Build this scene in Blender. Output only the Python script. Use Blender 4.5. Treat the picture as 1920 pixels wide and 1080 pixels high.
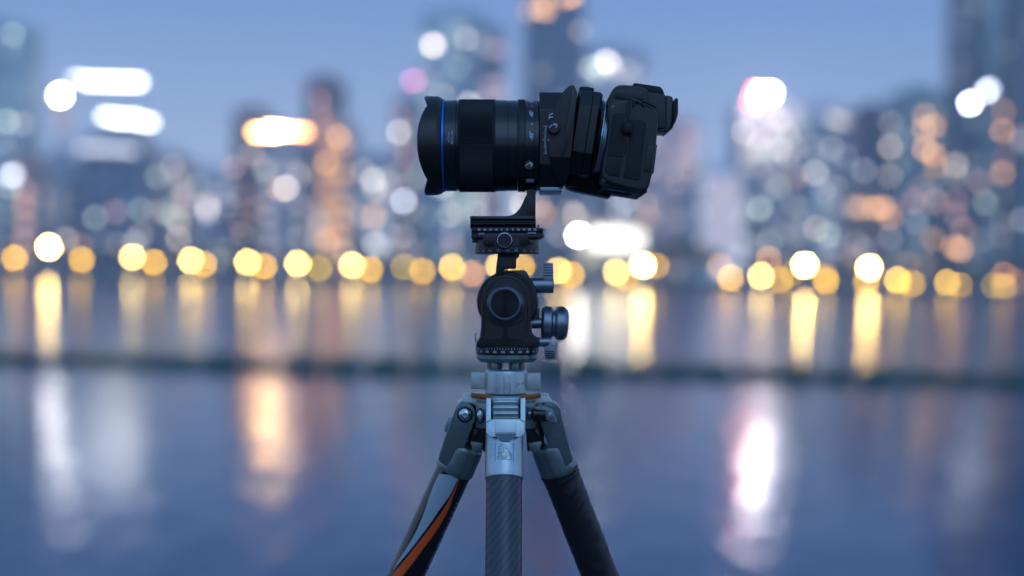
import bpy, bmesh, math, random
from mathutils import Vector, Matrix
random.seed(7)
R = math.radians
sc = bpy.context.scene
for o in list(bpy.data.objects):
    bpy.data.objects.remove(o)
C = sc.collection

# ------------------------------------------------------------------ camera
FPX = 2666.7                       # 50 mm on a 36 mm frame, 1920 px wide
CAM = Vector((0, 0, 3.0))          # 3 m above the water
PITCH, ROLL = R(-0.88), R(1.2)
fwd = Vector((0, math.cos(PITCH), math.sin(PITCH)))
up0 = Vector((0, -math.sin(PITCH), math.cos(PITCH)))
rt0 = Vector((1, 0, 0))
rt = rt0 * math.cos(ROLL) + up0 * math.sin(ROLL)
up = up0 * math.cos(ROLL) - rt0 * math.sin(ROLL)
cam_d = bpy.data.cameras.new('camera_view')
cam = bpy.data.objects.new('camera_view', cam_d)
C.objects.link(cam)
cam.matrix_world = Matrix(((rt.x, up.x, -fwd.x, CAM.x), (rt.y, up.y, -fwd.y, CAM.y),
                           (rt.z, up.z, -fwd.z, CAM.z), (0, 0, 0, 1)))
cam_d.lens = 50.0
cam_d.sensor_width = 36.0
cam_d.clip_start = 0.05
cam_d.clip_end = 3000
cam_d.dof.use_dof = True
cam_d.dof.focus_distance = 1.400
cam_d.dof.aperture_fstop = 1.90
cam_d.dof.aperture_blades = 0
sc.camera = cam

# ------------------------------------------------------------------ world: sky after sunset
world = bpy.data.worlds.new('World')
sc.world = world
world.use_nodes = True
wt = world.node_tree
bg = wt.nodes['Background']
tc = wt.nodes.new('ShaderNodeTexCoord')
sx = wt.nodes.new('ShaderNodeSeparateXYZ')
ramp = wt.nodes.new('ShaderNodeValToRGB')
cr = ramp.color_ramp
stops = [(0.0, (.035, .042, .055)), (0.012, (.40, .43, .50)), (0.08, (.26, .35, .53)), (0.20, (.115, .220, .46)),
         (0.4, (.075, .165, .33)), (1.0, (.055, .12, .26))]
while len(cr.elements) < len(stops):
    cr.elements.new(0.5)
for e, (p, c) in zip(cr.elements, stops):
    e.position = p
    e.color = (*c, 1)
wt.links.new(tc.outputs['Generated'], sx.inputs[0])
wt.links.new(sx.outputs['Z'], ramp.inputs[0])
# the west, behind the camera, still holds the afterglow: the whole sky brightens smoothly towards it
mr = wt.nodes.new('ShaderNodeMapRange')
mr.interpolation_type = 'SMOOTHSTEP'
mr.inputs['From Min'].default_value = 0.6
mr.inputs['From Max'].default_value = -1.0
mr.inputs['To Min'].default_value = 1.0
mr.inputs['To Max'].default_value = 2.5
wt.links.new(sx.outputs['Y'], mr.inputs['Value'])
mu = wt.nodes.new('ShaderNodeVectorMath')
mu.operation = 'SCALE'
wt.links.new(ramp.outputs[0], mu.inputs[0])
wt.links.new(mr.outputs[0], mu.inputs['Scale'])
wt.links.new(mu.outputs[0], bg.inputs[0])
bg.inputs[1].default_value = 1.5

# the last light of the sky where the sun went down, high behind the camera: weak and very soft
sun_d = bpy.data.lights.new('afterglow', 'SUN')
sun_d.energy = 0.25
sun_d.angle = R(40)
sun_d.color = (.62, .80, 1.0)
sun = bpy.data.objects.new('afterglow', sun_d)
C.objects.link(sun)
sun.rotation_euler = (R(52), 0, R(10))

vs = sc.view_settings
vs.view_transform = 'Standard'
vs.look = 'None'
vs.gamma = 1.0
vs.exposure = 0.08
vs.use_curve_mapping = False
cy = sc.cycles
cy.use_denoising = True
cy.denoiser = 'OPENIMAGEDENOISE'
cy.use_adaptive_sampling = False
cy.use_light_tree = True
cy.max_bounces = 6
cy.glossy_bounces = 4
cy.diffuse_bounces = 2
cy.transmission_bounces = 4
cy.volume_bounces = 1
cy.sample_clamp_direct = 0
cy.sample_clamp_indirect = 12
cy.caustics_reflective = False
cy.caustics_refractive = False

# ------------------------------------------------------------------ materials
def mat(name, col, rough=.5, metal=0.0, spec=.5, noise=None, bump=None, emit=None, estr=0.0, aniso=0.0, coat=0.0):
    m = bpy.data.materials.new(name)
    m.use_nodes = True
    nt = m.node_tree
    b = nt.nodes['Principled BSDF']
    b.inputs['Base Color'].default_value = (*col, 1)
    b.inputs['Roughness'].default_value = rough
    b.inputs['Metallic'].default_value = metal
    b.inputs['Specular IOR Level'].default_value = spec
    b.inputs['Anisotropic'].default_value = aniso
    b.inputs['Coat Weight'].default_value = coat
    if emit:
        b.inputs['Emission Color'].default_value = (*emit, 1)
        b.inputs['Emission Strength'].default_value = estr
    t = None
    if noise or bump:
        t = nt.nodes.new('ShaderNodeTexCoord')
    if noise:                                        # (scale, amount): uneven colour and gloss
        n = nt.nodes.new('ShaderNodeTexNoise')
        n.inputs['Scale'].default_value = noise[0]
        n.inputs['Detail'].default_value = 5
        nt.links.new(t.outputs['Object'], n.inputs['Vector'])
        mx = nt.nodes.new('ShaderNodeMix')
        mx.data_type = 'RGBA'
        mx.inputs[6].default_value = (*[c * (1 - noise[1]) for c in col], 1)
        mx.inputs[7].default_value = (*[min(1, c * (1 + noise[1])) for c in col], 1)
        nt.links.new(n.outputs['Fac'], mx.inputs[0])
        nt.links.new(mx.outputs[2], b.inputs['Base Color'])
        rr = nt.nodes.new('ShaderNodeMapRange')
        rr.inputs['To Min'].default_value = max(.02, rough - .08)
        rr.inputs['To Max'].default_value = rough + .08
        nt.links.new(n.outputs['Fac'], rr.inputs['Value'])
        nt.links.new(rr.outputs[0], b.inputs['Roughness'])
    if bump:                                         # (scale, strength, distance)
        n2 = nt.nodes.new('ShaderNodeTexNoise')
        n2.inputs['Scale'].default_value = bump[0]
        n2.inputs['Detail'].default_value = 3
        nt.links.new(t.outputs['Object'], n2.inputs['Vector'])
        bp = nt.nodes.new('ShaderNodeBump')
        bp.inputs['Strength'].default_value = bump[1]
        bp.inputs['Distance'].default_value = bump[2]
        nt.links.new(n2.outputs['Fac'], bp.inputs['Height'])
        nt.links.new(bp.outputs[0], b.inputs['Normal'])
    return m

def emitter(name, col, strength):
    return mat(name, (.02, .02, .02), .5, emit=col, estr=strength)

# ------------------------------------------------------------------ object helpers
def tag(o, label=None, cat=None, group=None, kind=None):
    if label: o['label'] = label
    if cat: o['category'] = cat
    if group: o['group'] = group
    if kind: o['kind'] = kind
    return o

def mesh_from(bm, name, ang=32, smooth=True):
    bmesh.ops.recalc_face_normals(bm, faces=bm.faces)
    me = bpy.data.meshes.new(name)
    bm.to_mesh(me)
    bm.free()
    if smooth:
        for p in me.polygons: p.use_smooth = True
        me.set_sharp_from_angle(angle=R(ang))
    return me

def link(name, me, m=None, parent=None, loc=None):
    o = bpy.data.objects.new(name, me)
    C.objects.link(o)
    if m is not None and not me.materials: me.materials.append(m)
    if parent is not None: o.parent = parent
    if loc is not None: o.location = loc
    return o

def empty(name, loc=(0, 0, 0)):
    o = bpy.data.objects.new(name, None)
    o.empty_display_size = .1
    C.objects.link(o)
    o.location = loc
    return o

def add_box(bm, x0, x1, y0, y1, z0, z1):
    v = [bm.verts.new(p) for p in ((x0, y0, z0), (x1, y0, z0), (x1, y1, z0), (x0, y1, z0),
                                   (x0, y0, z1), (x1, y0, z1), (x1, y1, z1), (x0, y1, z1))]
    for f in ((0, 3, 2, 1), (4, 5, 6, 7), (0, 1, 5, 4), (1, 2, 6, 5), (2, 3, 7, 6), (3, 0, 4, 7)):
        bm.faces.new([v[i] for i in f])

def frame_of(axis):
    a = Vector(axis).normalized()
    t = Vector((0, 0, 1)) if abs(a.z) < .9 else Vector((1, 0, 0))
    u = a.cross(t).normalized()
    return a, u, a.cross(u).normalized()

def add_lathe(bm, base, axis, prof, seg=48, teeth=None):
    """prof: (distance along axis, radius); teeth: (n, depth, i0, i1) ribs on profile rings i0..i1"""
    base = Vector(base)
    a, u, w = frame_of(axis)
    if teeth: seg = teeth[0] * 2
    rings = []
    for i, (t, r) in enumerate(prof):
        if r <= 1e-6:
            rings.append([bm.verts.new(base + a * t)])
            continue
        ring = []
        for k in range(seg):
            th = 2 * math.pi * k / seg
            rr = r
            if teeth and teeth[2] <= i <= teeth[3] and k % 2: rr -= teeth[1]
            ring.append(bm.verts.new(base + a * t + u * (rr * math.cos(th)) + w * (rr * math.sin(th))))
        rings.append(ring)
    for r0, r1 in zip(rings, rings[1:]):
        if len(r0) == 1 and len(r1) == 1: continue
        for k in range(seg):
            j = (k + 1) % seg
            if len(r0) == 1: bm.faces.new((r0[0], r1[k], r1[j]))
            elif len(r1) == 1: bm.faces.new((r0[k], r1[0], r0[j]))
            else: bm.faces.new((r0[k], r1[k], r1[j], r0[j]))
    if len(rings[0]) > 1: bm.faces.new(rings[0])
    if len(rings[-1]) > 1: bm.faces.new(rings[-1])

def add_sphere(bm, c, r, seg=16, rings=10, sq=(1, 1, 1)):
    m = Matrix.Translation(Vector(c)) @ Matrix.Diagonal((r * sq[0], r * sq[1], r * sq[2], 1))
    bmesh.ops.create_uvsphere(bm, u_segments=seg, v_segments=rings, radius=1, matrix=m)

# ================================================================== THE PLACE
def ray(px, py):
    return fwd + rt * ((px - 960) / FPX) + up * ((540 - py) / FPX)
def W(px, py, Y):                    # the real point at distance Y seen in that direction
    d = ray(px, py)
    return CAM + d * (Y / d.y)

# ---- water
def water_material():
    m = bpy.data.materials.new('water')
    m.use_nodes = True
    nt = m.node_tree
    b = nt.nodes['Principled BSDF']
    b.inputs['Base Color'].default_value = (.001, .040, .125, 1)
    b.inputs['IOR'].default_value = 1.33
    b.inputs['Specular IOR Level'].default_value = .5
    geo = nt.nodes.new('ShaderNodeNewGeometry')
    sp = nt.nodes.new('ShaderNodeSeparateXYZ')
    nt.links.new(geo.outputs['Position'], sp.inputs[0])
    # open water beyond the float line is rougher than the sheltered strip before it
    mr = nt.nodes.new('ShaderNodeMapRange')
    mr.inputs['From Min'].default_value = 39.0
    mr.inputs['From Max'].default_value = 43.0
    mr.inputs['To Min'].default_value = .095
    mr.inputs['To Max'].default_value = .12
    nt.links.new(sp.outputs['Y'], mr.inputs['Value'])
    nt.links.new(mr.outputs[0], b.inputs['Roughness'])
    mp = nt.nodes.new('ShaderNodeMapping')
    mp.inputs['Scale'].default_value = (3.4, 1.1, 1.0)
    nt.links.new(geo.outputs['Position'], mp.inputs['Vector'])
    n = nt.nodes.new('ShaderNodeTexNoise')
    n.inputs['Scale'].default_value = 2.4
    n.inputs['Detail'].default_value = 4
    n.inputs['Roughness'].default_value = .55
    nt.links.new(mp.outputs[0], n.inputs['Vector'])
    bp = nt.nodes.new('ShaderNodeBump')
    bp.inputs['Strength'].default_value = 1.0
    bp.inputs['Distance'].default_value = .0055
    nt.links.new(n.outputs['Fac'], bp.inputs['Height'])
    # long slow wavelets that break the light columns into pieces, and patches ruffled by the breeze
    n2 = nt.nodes.new('ShaderNodeTexNoise')
    n2.inputs['Scale'].default_value = .55
    n2.inputs['Detail'].default_value = 2
    nt.links.new(mp.outputs[0], n2.inputs['Vector'])
    bp2 = nt.nodes.new('ShaderNodeBump')
    bp2.inputs['Strength'].default_value = 1.0
    bp2.inputs['Distance'].default_value = .030
    nt.links.new(n2.outputs['Fac'], bp2.inputs['Height'])
    nt.links.new(bp2.outputs[0], bp.inputs['Normal'])
    n3 = nt.nodes.new('ShaderNodeTexNoise')
    n3.inputs['Scale'].default_value = .16
    n3.inputs['Detail'].default_value = 3
    nt.links.new(mp.outputs[0], n3.inputs['Vector'])
    m3 = nt.nodes.new('ShaderNodeMapRange')
    m3.inputs['From Min'].default_value = .35
    m3.inputs['From Max'].default_value = .65
    m3.inputs['To Min'].default_value = .82
    m3.inputs['To Max'].default_value = 1.25
    nt.links.new(n3.outputs['Fac'], m3.inputs['Value'])
    mm = nt.nodes.new('ShaderNodeMath')
    mm.operation = 'MULTIPLY'
    nt.links.new(mr.outputs[0], mm.inputs[0])
    nt.links.new(m3.outputs[0], mm.inputs[1])
    nt.links.new(mm.outputs[0], b.inputs['Roughness'])
    nt.links.new(bp.outputs[0], b.inputs['Normal'])
    return m
SHORE = 219.0
bm = bmesh.new()
vs_ = [bm.verts.new(p) for p in ((-400, 2.6, 0), (400, 2.6, 0), (400, SHORE + .5, 0), (-400, SHORE + .5, 0))]
bm.faces.new(vs_)
tag(link('water', mesh_from(bm, 'water', smooth=False), water_material()), kind='structure')
bm = bmesh.new()
add_box(bm, -400, 400, -60, 440, -3.2, -3.0)
tag(link('riverbed', mesh_from(bm, 'riverbed', smooth=False), mat('mud', (.05, .045, .035), .9, noise=(.4, .3))), kind='structure')

# ---- the near promenade the tripod stands on (below the frame) and its quay wall
DECK = 1.86
stone = mat('granite', (.10, .10, .105), .75, noise=(9, .35), bump=(60, .3, .004))
bm = bmesh.new()
add_box(bm, -420, 420, -320, 2.18, -3, DECK - .03)
tag(link('quay_ground', mesh_from(bm, 'quay_ground', smooth=False), stone), kind='structure')
quay = empty('paving', (0, 0, DECK - .03))
tag(quay, kind='structure')
bm = bmesh.new()
add_box(bm, -.296, .296, -.296, .296, 0, .03)
bmesh.ops.bevel(bm, geom=[e for e in bm.edges], offset=.004, segments=1, affect='EDGES')
slab_me = mesh_from(bm, 'paving_slab')
slab_me.materials.append(stone)
for i in range(-6, 6):
    for j in range(-5, 4):
        link('paving_slab', slab_me, None, quay, (.3 + i * .6, -.29 + j * .6, random.uniform(-.001, .001)))
bm = bmesh.new()
add_box(bm, -.745, .745, 0, .50, -.02, .13)
bmesh.ops.bevel(bm, geom=[e for e in bm.edges], offset=.012, segments=2, affect='EDGES')
cop_me = mesh_from(bm, 'coping_stone')
cop_me.materials.append(stone)
cop = empty('quay_coping', (0, 2.0, DECK - .03))
tag(cop, kind='structure')
for i in range(-5, 6):
    link('coping_stone', cop_me, None, cop, (i * 1.5, 0, 0))

# ---- far embankment and ground
conc = mat('concrete', (.17, .165, .15), .85, noise=(.8, .35), bump=(3, .5, .02))
bm = bmesh.new()
add_box(bm, -420, 420, SHORE, SHORE + .8, -3, 1.15)
add_box(bm, -420, 420, SHORE - .15, SHORE + .9, 1.15, 1.35)
emb = tag(link('embankment', mesh_from(bm, 'embankment', smooth=False), conc), kind='structure')
bm = bmesh.new()
add_box(bm, -420, 420, SHORE + .8, 440, -3, 1.05)
tag(link('far_ground', mesh_from(bm, 'far_ground', smooth=False), mat('lawn', (.035, .05, .02), .95, noise=(.2, .5))), kind='structure')
bm = bmesh.new()
add_box(bm, -420, 420, SHORE + .9, SHORE + 9, 1.0, 1.07)
tag(link('far_promenade', mesh_from(bm, 'far_promenade', smooth=False), mat('paver', (.16, .14, .12), .85, noise=(.6, .3))), kind='structure')

# ---- float line across the water
algae = mat('green_float', (.035, .10, .065), .75, noise=(3, .5), bump=(25, .6, .01))
fl = empty('float_line', (0, 40.4, 0))
tag(fl, 'dark green line of long floats strung right across the calm water', 'boom')
bm = bmesh.new()
add_lathe(bm, (-.56, 0, 0), (1, 0, 0), [(0, .08), (.04, .14), (.12, .165), (1.0, .165), (1.08, .14), (1.12, .08)], 14)
add_box(bm, -.5, .5, -.025, .025, .12, .27)
float_me = mesh_from(bm, 'float')
float_me.materials.append(algae)
for i in range(-24, 25):
    f_o = link('float', float_me, None, fl, (i * 1.17, .5 * math.sin(i * .35) + random.uniform(-.1, .1), .05 + random.uniform(-.03, .02)))
    f_o.scale = (1, 1, random.uniform(.75, 1.2))
bm = bmesh.new()
add_lathe(bm, (-29, 0, .06), (1, 0, 0), [(0, .03), (58, .03)], 8)
link('rope', mesh_from(bm, 'rope'), mat('rope', (.05, .06, .05), .9), fl)

# ---- trees on the far bank
leafm = mat('foliage', (.050, .052, .014), .8, noise=(1.5, .4))
barkm = mat('bark', (.07, .05, .035), .9, noise=(6, .4))
def crown_mesh(seed, n=700):
    r = random.Random(seed)
    bm = bmesh.new()
    lobes = [(Vector((r.uniform(-1, 1) * 1.1, r.uniform(-1, 1) * 1.0, r.uniform(-.6, 1.2))), r.uniform(.75, 1.25)) for _ in range(9)]
    for k in range(n):
        c, s = r.choice(lobes)
        d = Vector((r.gauss(0, 1), r.gauss(0, 1), r.gauss(0, 1))).normalized() * s * r.uniform(.55, 1.0)
        p = c + d
        a, u, w = frame_of((r.gauss(0, 1), r.gauss(0, 1), r.gauss(0, 1)))
        q = r.uniform(.12, .26)
        f = [bm.verts.new(p + u * q), bm.verts.new(p + w * q * .5), bm.verts.new(p - u * q), bm.verts.new(p - w * q * .5)]
        bm.faces.new(f)
    me = mesh_from(bm, 'crown', smooth=False)
    me.materials.append(leafm)
    return me
def trunk_mesh(seed):
    r = random.Random(seed)
    bm = bmesh.new()
    add_lathe(bm, (0, 0, 0), (r.uniform(-.05, .05), 0, 1), [(0, .17), (.3, .13), (2.2, .09)], 8)
    for k in range(4):
        a = k * 1.6 + r.random()
        add_lathe(bm, (0, 0, 1.5 + .15 * k), (math.cos(a) * .7, math.sin(a) * .7, 1), [(0, .06), (1.2, .02)], 6)
    me = mesh_from(bm, 'trunk')
    me.materials.append(barkm)
    return me
crowns = [crown_mesh(s) for s in (1, 2, 3, 4)]
trunks = [trunk_mesh(s) for s in (1, 2, 3, 4)]
def tree(px, Y, s, label, group=None):
    g = W(px, 520, Y)
    t = empty('broadleaf_tree', (g.x, Y, 1.05))
    t.scale = (s, s, s)
    t.rotation_euler = (0, 0, random.uniform(0, 6))
    tag(t, label, 'tree', group)
    k = random.randrange(4)
    link('trunk', trunks[k], None, t)
    link('crown', crowns[k], None, t, (0, 0, 3.1))
px = -60
while px < 2000:
    if not 1190 < px < 1350:
        tree(px, random.uniform(238, 246), random.uniform(.62, .92), 'low dark tree of the row behind the waterfront lamps', 'dark trees along the far bank')
    px += random.uniform(24, 38)
for px, s in ((1225, 1.15), (1262, 1.35), (1298, 1.45), (1330, 1.2)):
    tree(px, 244, s, 'taller dark tree in the clump right of the bright hall', 'taller trees right of the hall')

# ---- unseen foliage added behind the viewpoint: it closes the horizon there and keeps low sky light off the tripod
bm = bmesh.new()
rp = random.Random(3)
for k in range(9000):
    x = rp.uniform(-75, 75)
    top = 8.5 + 1.8 * math.sin(x * .33) + 1.2 * math.sin(x * .9 + 1)
    z = 1.9 + (top) * rp.random() ** .8
    y = -26 - 7 * rp.random() - .25 * z
    a_, u_, w_ = frame_of((rp.gauss(0, 1), rp.gauss(0, 1), rp.gauss(0, 1)))
    s_ = rp.uniform(.25, .6)
    c_ = Vector((x, y, z))
    bm.faces.new([bm.verts.new(c_ + u_ * s_), bm.verts.new(c_ + w_ * s_ * .6), bm.verts.new(c_ - u_ * s_), bm.verts.new(c_ - w_ * s_ * .6)])
tag(link('unseen_foliage', mesh_from(bm, 'unseen_foliage', smooth=False), leafm), kind='stuff')

# ---- towers
glass_dark = mat('window_glass', (.03, .04, .055), .2, spec=.6)
WALL = {}
def wall_mat(col):
    if col not in WALL: WALL[col] = mat('facade', col, .7, noise=(.15, .18))
    return WALL[col]
EM = {}
def em(col, s):
    k = (col, round(s, 2))
    if k not in EM: EM[k] = emitter('glow_surface', col, s)
    return EM[k]
GZ = 1.05
towers = []
def tower(x0, x1, ytop, D, col, label, name='tower_block', depth=18, floor=3.1, glow=(.4, (1, .8, .6), .5)):
    a, b, c = W(x0, 470, D), W(x1, 470, D), W((x0 + x1) / 2, ytop, D)
    w, h = b.x - a.x, c.z - GZ
    if abs((x0 + x1) / 2 - 960) > 500: depth = 7
    t = empty(name, ((a.x + b.x) / 2, D, GZ))
    tag(t, label, 'building')
    m = wall_mat(col)
    bm = bmesh.new()
    add_box(bm, -w / 2, w / 2, 0, depth, 0, h)
    link('wall', mesh_from(bm, 'wall', smooth=False), m, t)
    n = int(h / floor)
    bay = 2.6
    nb = max(2, int(w / bay))
    bw = w / nb
    rw = random.Random(int(x0) + 991)
    bm, bm2 = bmesh.new(), bmesh.new()
    for f in range(n):                                # rows of panes, some given a glow to brighten the facade, proud ledges over them
        z = f * floor + .9
        for k in range(nb):
            if (k * 7 + f * 3) % 11 == 0: continue
            xx = -w / 2 + k * bw + bw * .14
            add_box(bm2 if rw.random() < glow[0] else bm, xx, xx + bw * .72, -.05, .02, z, z + 1.6)
    link('windows', mesh_from(bm, 'windows', smooth=False), glass_dark, t)['kind'] = 'stuff'
    if len(bm2.faces): link('fill_glow_panes', mesh_from(bm2, 'fill_glow_panes', smooth=False), em(glow[1], glow[2] * (1.1 if x0 > 1590 else 2.0)), t)['kind'] = 'stuff'
    bm = bmesh.new()
    for f in range(1, n + 1):
        add_box(bm, -w / 2 - .1, w / 2 + .1, -.28, -.003, f * floor - .22, f * floor + .02)
    link('ledges', mesh_from(bm, 'ledges', smooth=False), m, t)['kind'] = 'stuff'
    bm = bmesh.new()
    add_box(bm, -w / 2 - .25, w / 2 + .25, -.25, depth + .25, h, h + .7)
    add_box(bm, -w * .25, w * .2, depth * .3, depth * .7, h + .7, h + 2.6)
    link('roof', mesh_from(bm, 'roof', smooth=False), m, t)
    towers.append((x0, x1, ytop, D, t, -w / 2, w / 2, h))
    return t
# (x0, x1, top, distance, facade colour, label)
L = [
 (-90, 52, 55, 300, (0.435, 0.522, 0.551), 'tall grey green tower cut by the left edge of the view', (0.45, (0.75, 0.95, 0.9), 0.42)),
 (14, 56, 300, 268, (0.609, 0.377, 0.348), 'slim pinkish block at the foot of the tall tower on the left edge', (0.6, (1, 0.62, 0.5), 0.7)),
 (62, 150, 300, 290, (0.464, 0.45, 0.493), 'grey slab block below the upper of the two white rooftop signs', (0.3, (1, 0.85, 0.8), 0.4)),
 (148, 268, 262, 275, (0.2, 0.25, 0.35), 'dark blue office block with a row of pale lights along its roof edge', (0.15, (0.6, 0.8, 1), 0.3)),
 (268, 350, 300, 300, (0.493, 0.435, 0.464), 'grey brown block beside the dark blue office block', (0.4, (1, 0.75, 0.6), 0.4)),
 (350, 432, 330, 320, (0.406, 0.478, 0.609), 'pale blue grey block between grey brown block and purple tower', (0.35, (0.85, 0.9, 1), 0.5)),
 (432, 490, 212, 330, (0.188, 0.163, 0.2), 'dark purple tower at left end of the orange rooftop sign', (0.1, (1, 0.6, 0.5), 0.4)),
 (490, 566, 268, 290, (0.406, 0.435, 0.522), 'grey tower right under the orange rooftop sign', (0.35, (1, 0.85, 0.8), 0.45)),
 (566, 628, 152, 345, (0.188, 0.15, 0.188), 'dark brownish tower rising behind the orange lit tower', (0.15, (1, 0.6, 0.45), 0.4)),
 (590, 652, 236, 300, (0.609, 0.435, 0.348), 'orange lit tower with an added floodlight glow down its front', (0.7, (1, 0.55, 0.28), 0.9)),
 (652, 732, 300, 310, (0.435, 0.478, 0.551), 'grey block between the orange lit tower and the lens hood', (0.4, (0.85, 0.95, 1), 0.5)),
 (732, 782, 192, 325, (0.406, 0.362, 0.392), 'narrow brown grey tower just left of the lens hood', (0.35, (1, 0.8, 0.65), 0.4)),
 (782, 900, 28, 355, (0.435, 0.551, 0.609), 'tall pale teal tower standing above the lens hood', (0.55, (0.75, 1, 0.98), 0.52)),
 (900, 938, 60, 365, (0.58, 0.464, 0.58), 'slim pinkish tower against the right flank of the teal tower', (0.6, (1, 0.72, 0.8), 0.6)),
 (975, 1085, -60, 340, (0.14, 0.17, 0.24), 'tall dark blue tower with orange lights at its top, above the lens barrel', (0.12, (0.8, 0.85, 1), 0.3)),
 (1087, 1205, 96, 372, (0.435, 0.478, 0.58), 'pale tower crowned by greenish lights above the camera body', (0.4, (0.85, 0.95, 1), 0.45)),
 (1205, 1302, 226, 350, (0.609, 0.507, 0.551), 'pinkish tower just right of the camera eyepiece', (0.5, (1, 0.72, 0.66), 0.55)),
 (1308, 1396, 322, 295, (0.797, 0.797, 0.8), 'pale lavender block with a softly glowing front', (0.6, (0.9, 0.9, 1), 0.9)),
 (1385, 1500, 200, 330, (0.406, 0.45, 0.522), 'grey tower carrying the white and red rooftop sign', (0.35, (1, 0.95, 0.85), 0.42)),
 (1496, 1600, 210, 350, (0.435, 0.522, 0.609), 'blue grey tower between the sign tower and the navy tower', (0.45, (0.8, 0.9, 1), 0.5)),
 (1600, 1668, 212, 300, (0.055, 0.065, 0.12), 'dark navy tower with a single pale light half way up', (0.05, (0.7, 0.8, 1), 0.3)),
 (1590, 1672, 372, 262, (0.348, 0.246, 0.217), 'low brown block with a row of orange lights along its roof', (0.35, (1, 0.6, 0.45), 0.5)),
 (1668, 1782, 180, 325, (0.319, 0.435, 0.464), 'teal grey tower full of orange lit windows right of the navy tower', (0.45, (0.8, 1, 0.95), 0.5)),
 (1782, 1888, -60, 310, (0.1, 0.12, 0.17), 'very tall dark tower near the right edge with two white lights', (0.2, (0.8, 0.9, 1), 0.35)),
 (1903, 2060, -60, 285, (0.06, 0.075, 0.11), 'very tall nearly black tower cut by the right edge of the view', (0.12, (0.8, 0.9, 1), 0.3)),
]
T = [tower(*a[:6], glow=a[6]) for a in L]

def lit(px, py, r, col, s, name='lit_window', prefer=None):
    """a lit window (or lamp) on the front of the nearest tower that stands in that direction"""
    best = None
    for (x0, x1, yt, D, t, a, b, h) in towers:
        if prefer is not None and t is not T[prefer]: continue
        p = W(px, py, D)
        lx, lz = p.x - t.location.x, p.z - GZ
        m_ = .3 if prefer is None else 3
        if a - 1.6 < lx < b + 1.6: lx = max(a + .5, min(b - .5, lx))
        if a + m_ < lx < b - m_ + (6 if prefer is not None else 0) and 0 < lz < h + (3 if prefer is not None else -.5):
            if best is None or D < best[0]: best = (D, t, lx, lz)
    if best is None: return None
    D, t, lx, lz = best
    hs = r * D / FPX
    bm = bmesh.new()
    add_box(bm, -hs, hs, -.42, -.34, -hs, hs)
    add_box(bm, -hs * 1.12, hs * 1.12, -.34, -.06, -hs * 1.12, hs * 1.12)
    me = mesh_from(bm, name, smooth=False)
    me.materials.append(em(col, s))
    me.materials.append(glass_dark)
    for p in me.polygons: p.material_index = 0 if p.center.y < -.341 else 1
    return link(name, me, None, t, (lx, 0, lz))
WH, PW, OR, PK, GR, PU, LAV = (1, .92, .84), (1, .80, .66), (1, .50, .20), (1, .48, .42), (.80, 1, .86), (.62, .5, 1), (.82, .86, 1)
KD = 1.25
def D_(px, py, v, col=WH, r=5.0, **k):                 # v: how bright the blurred disc should be
    return lit(px, py, r, col, v * KD * (24.5 ** 2 * 3.14) / (4 * r * r), **k)
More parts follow.
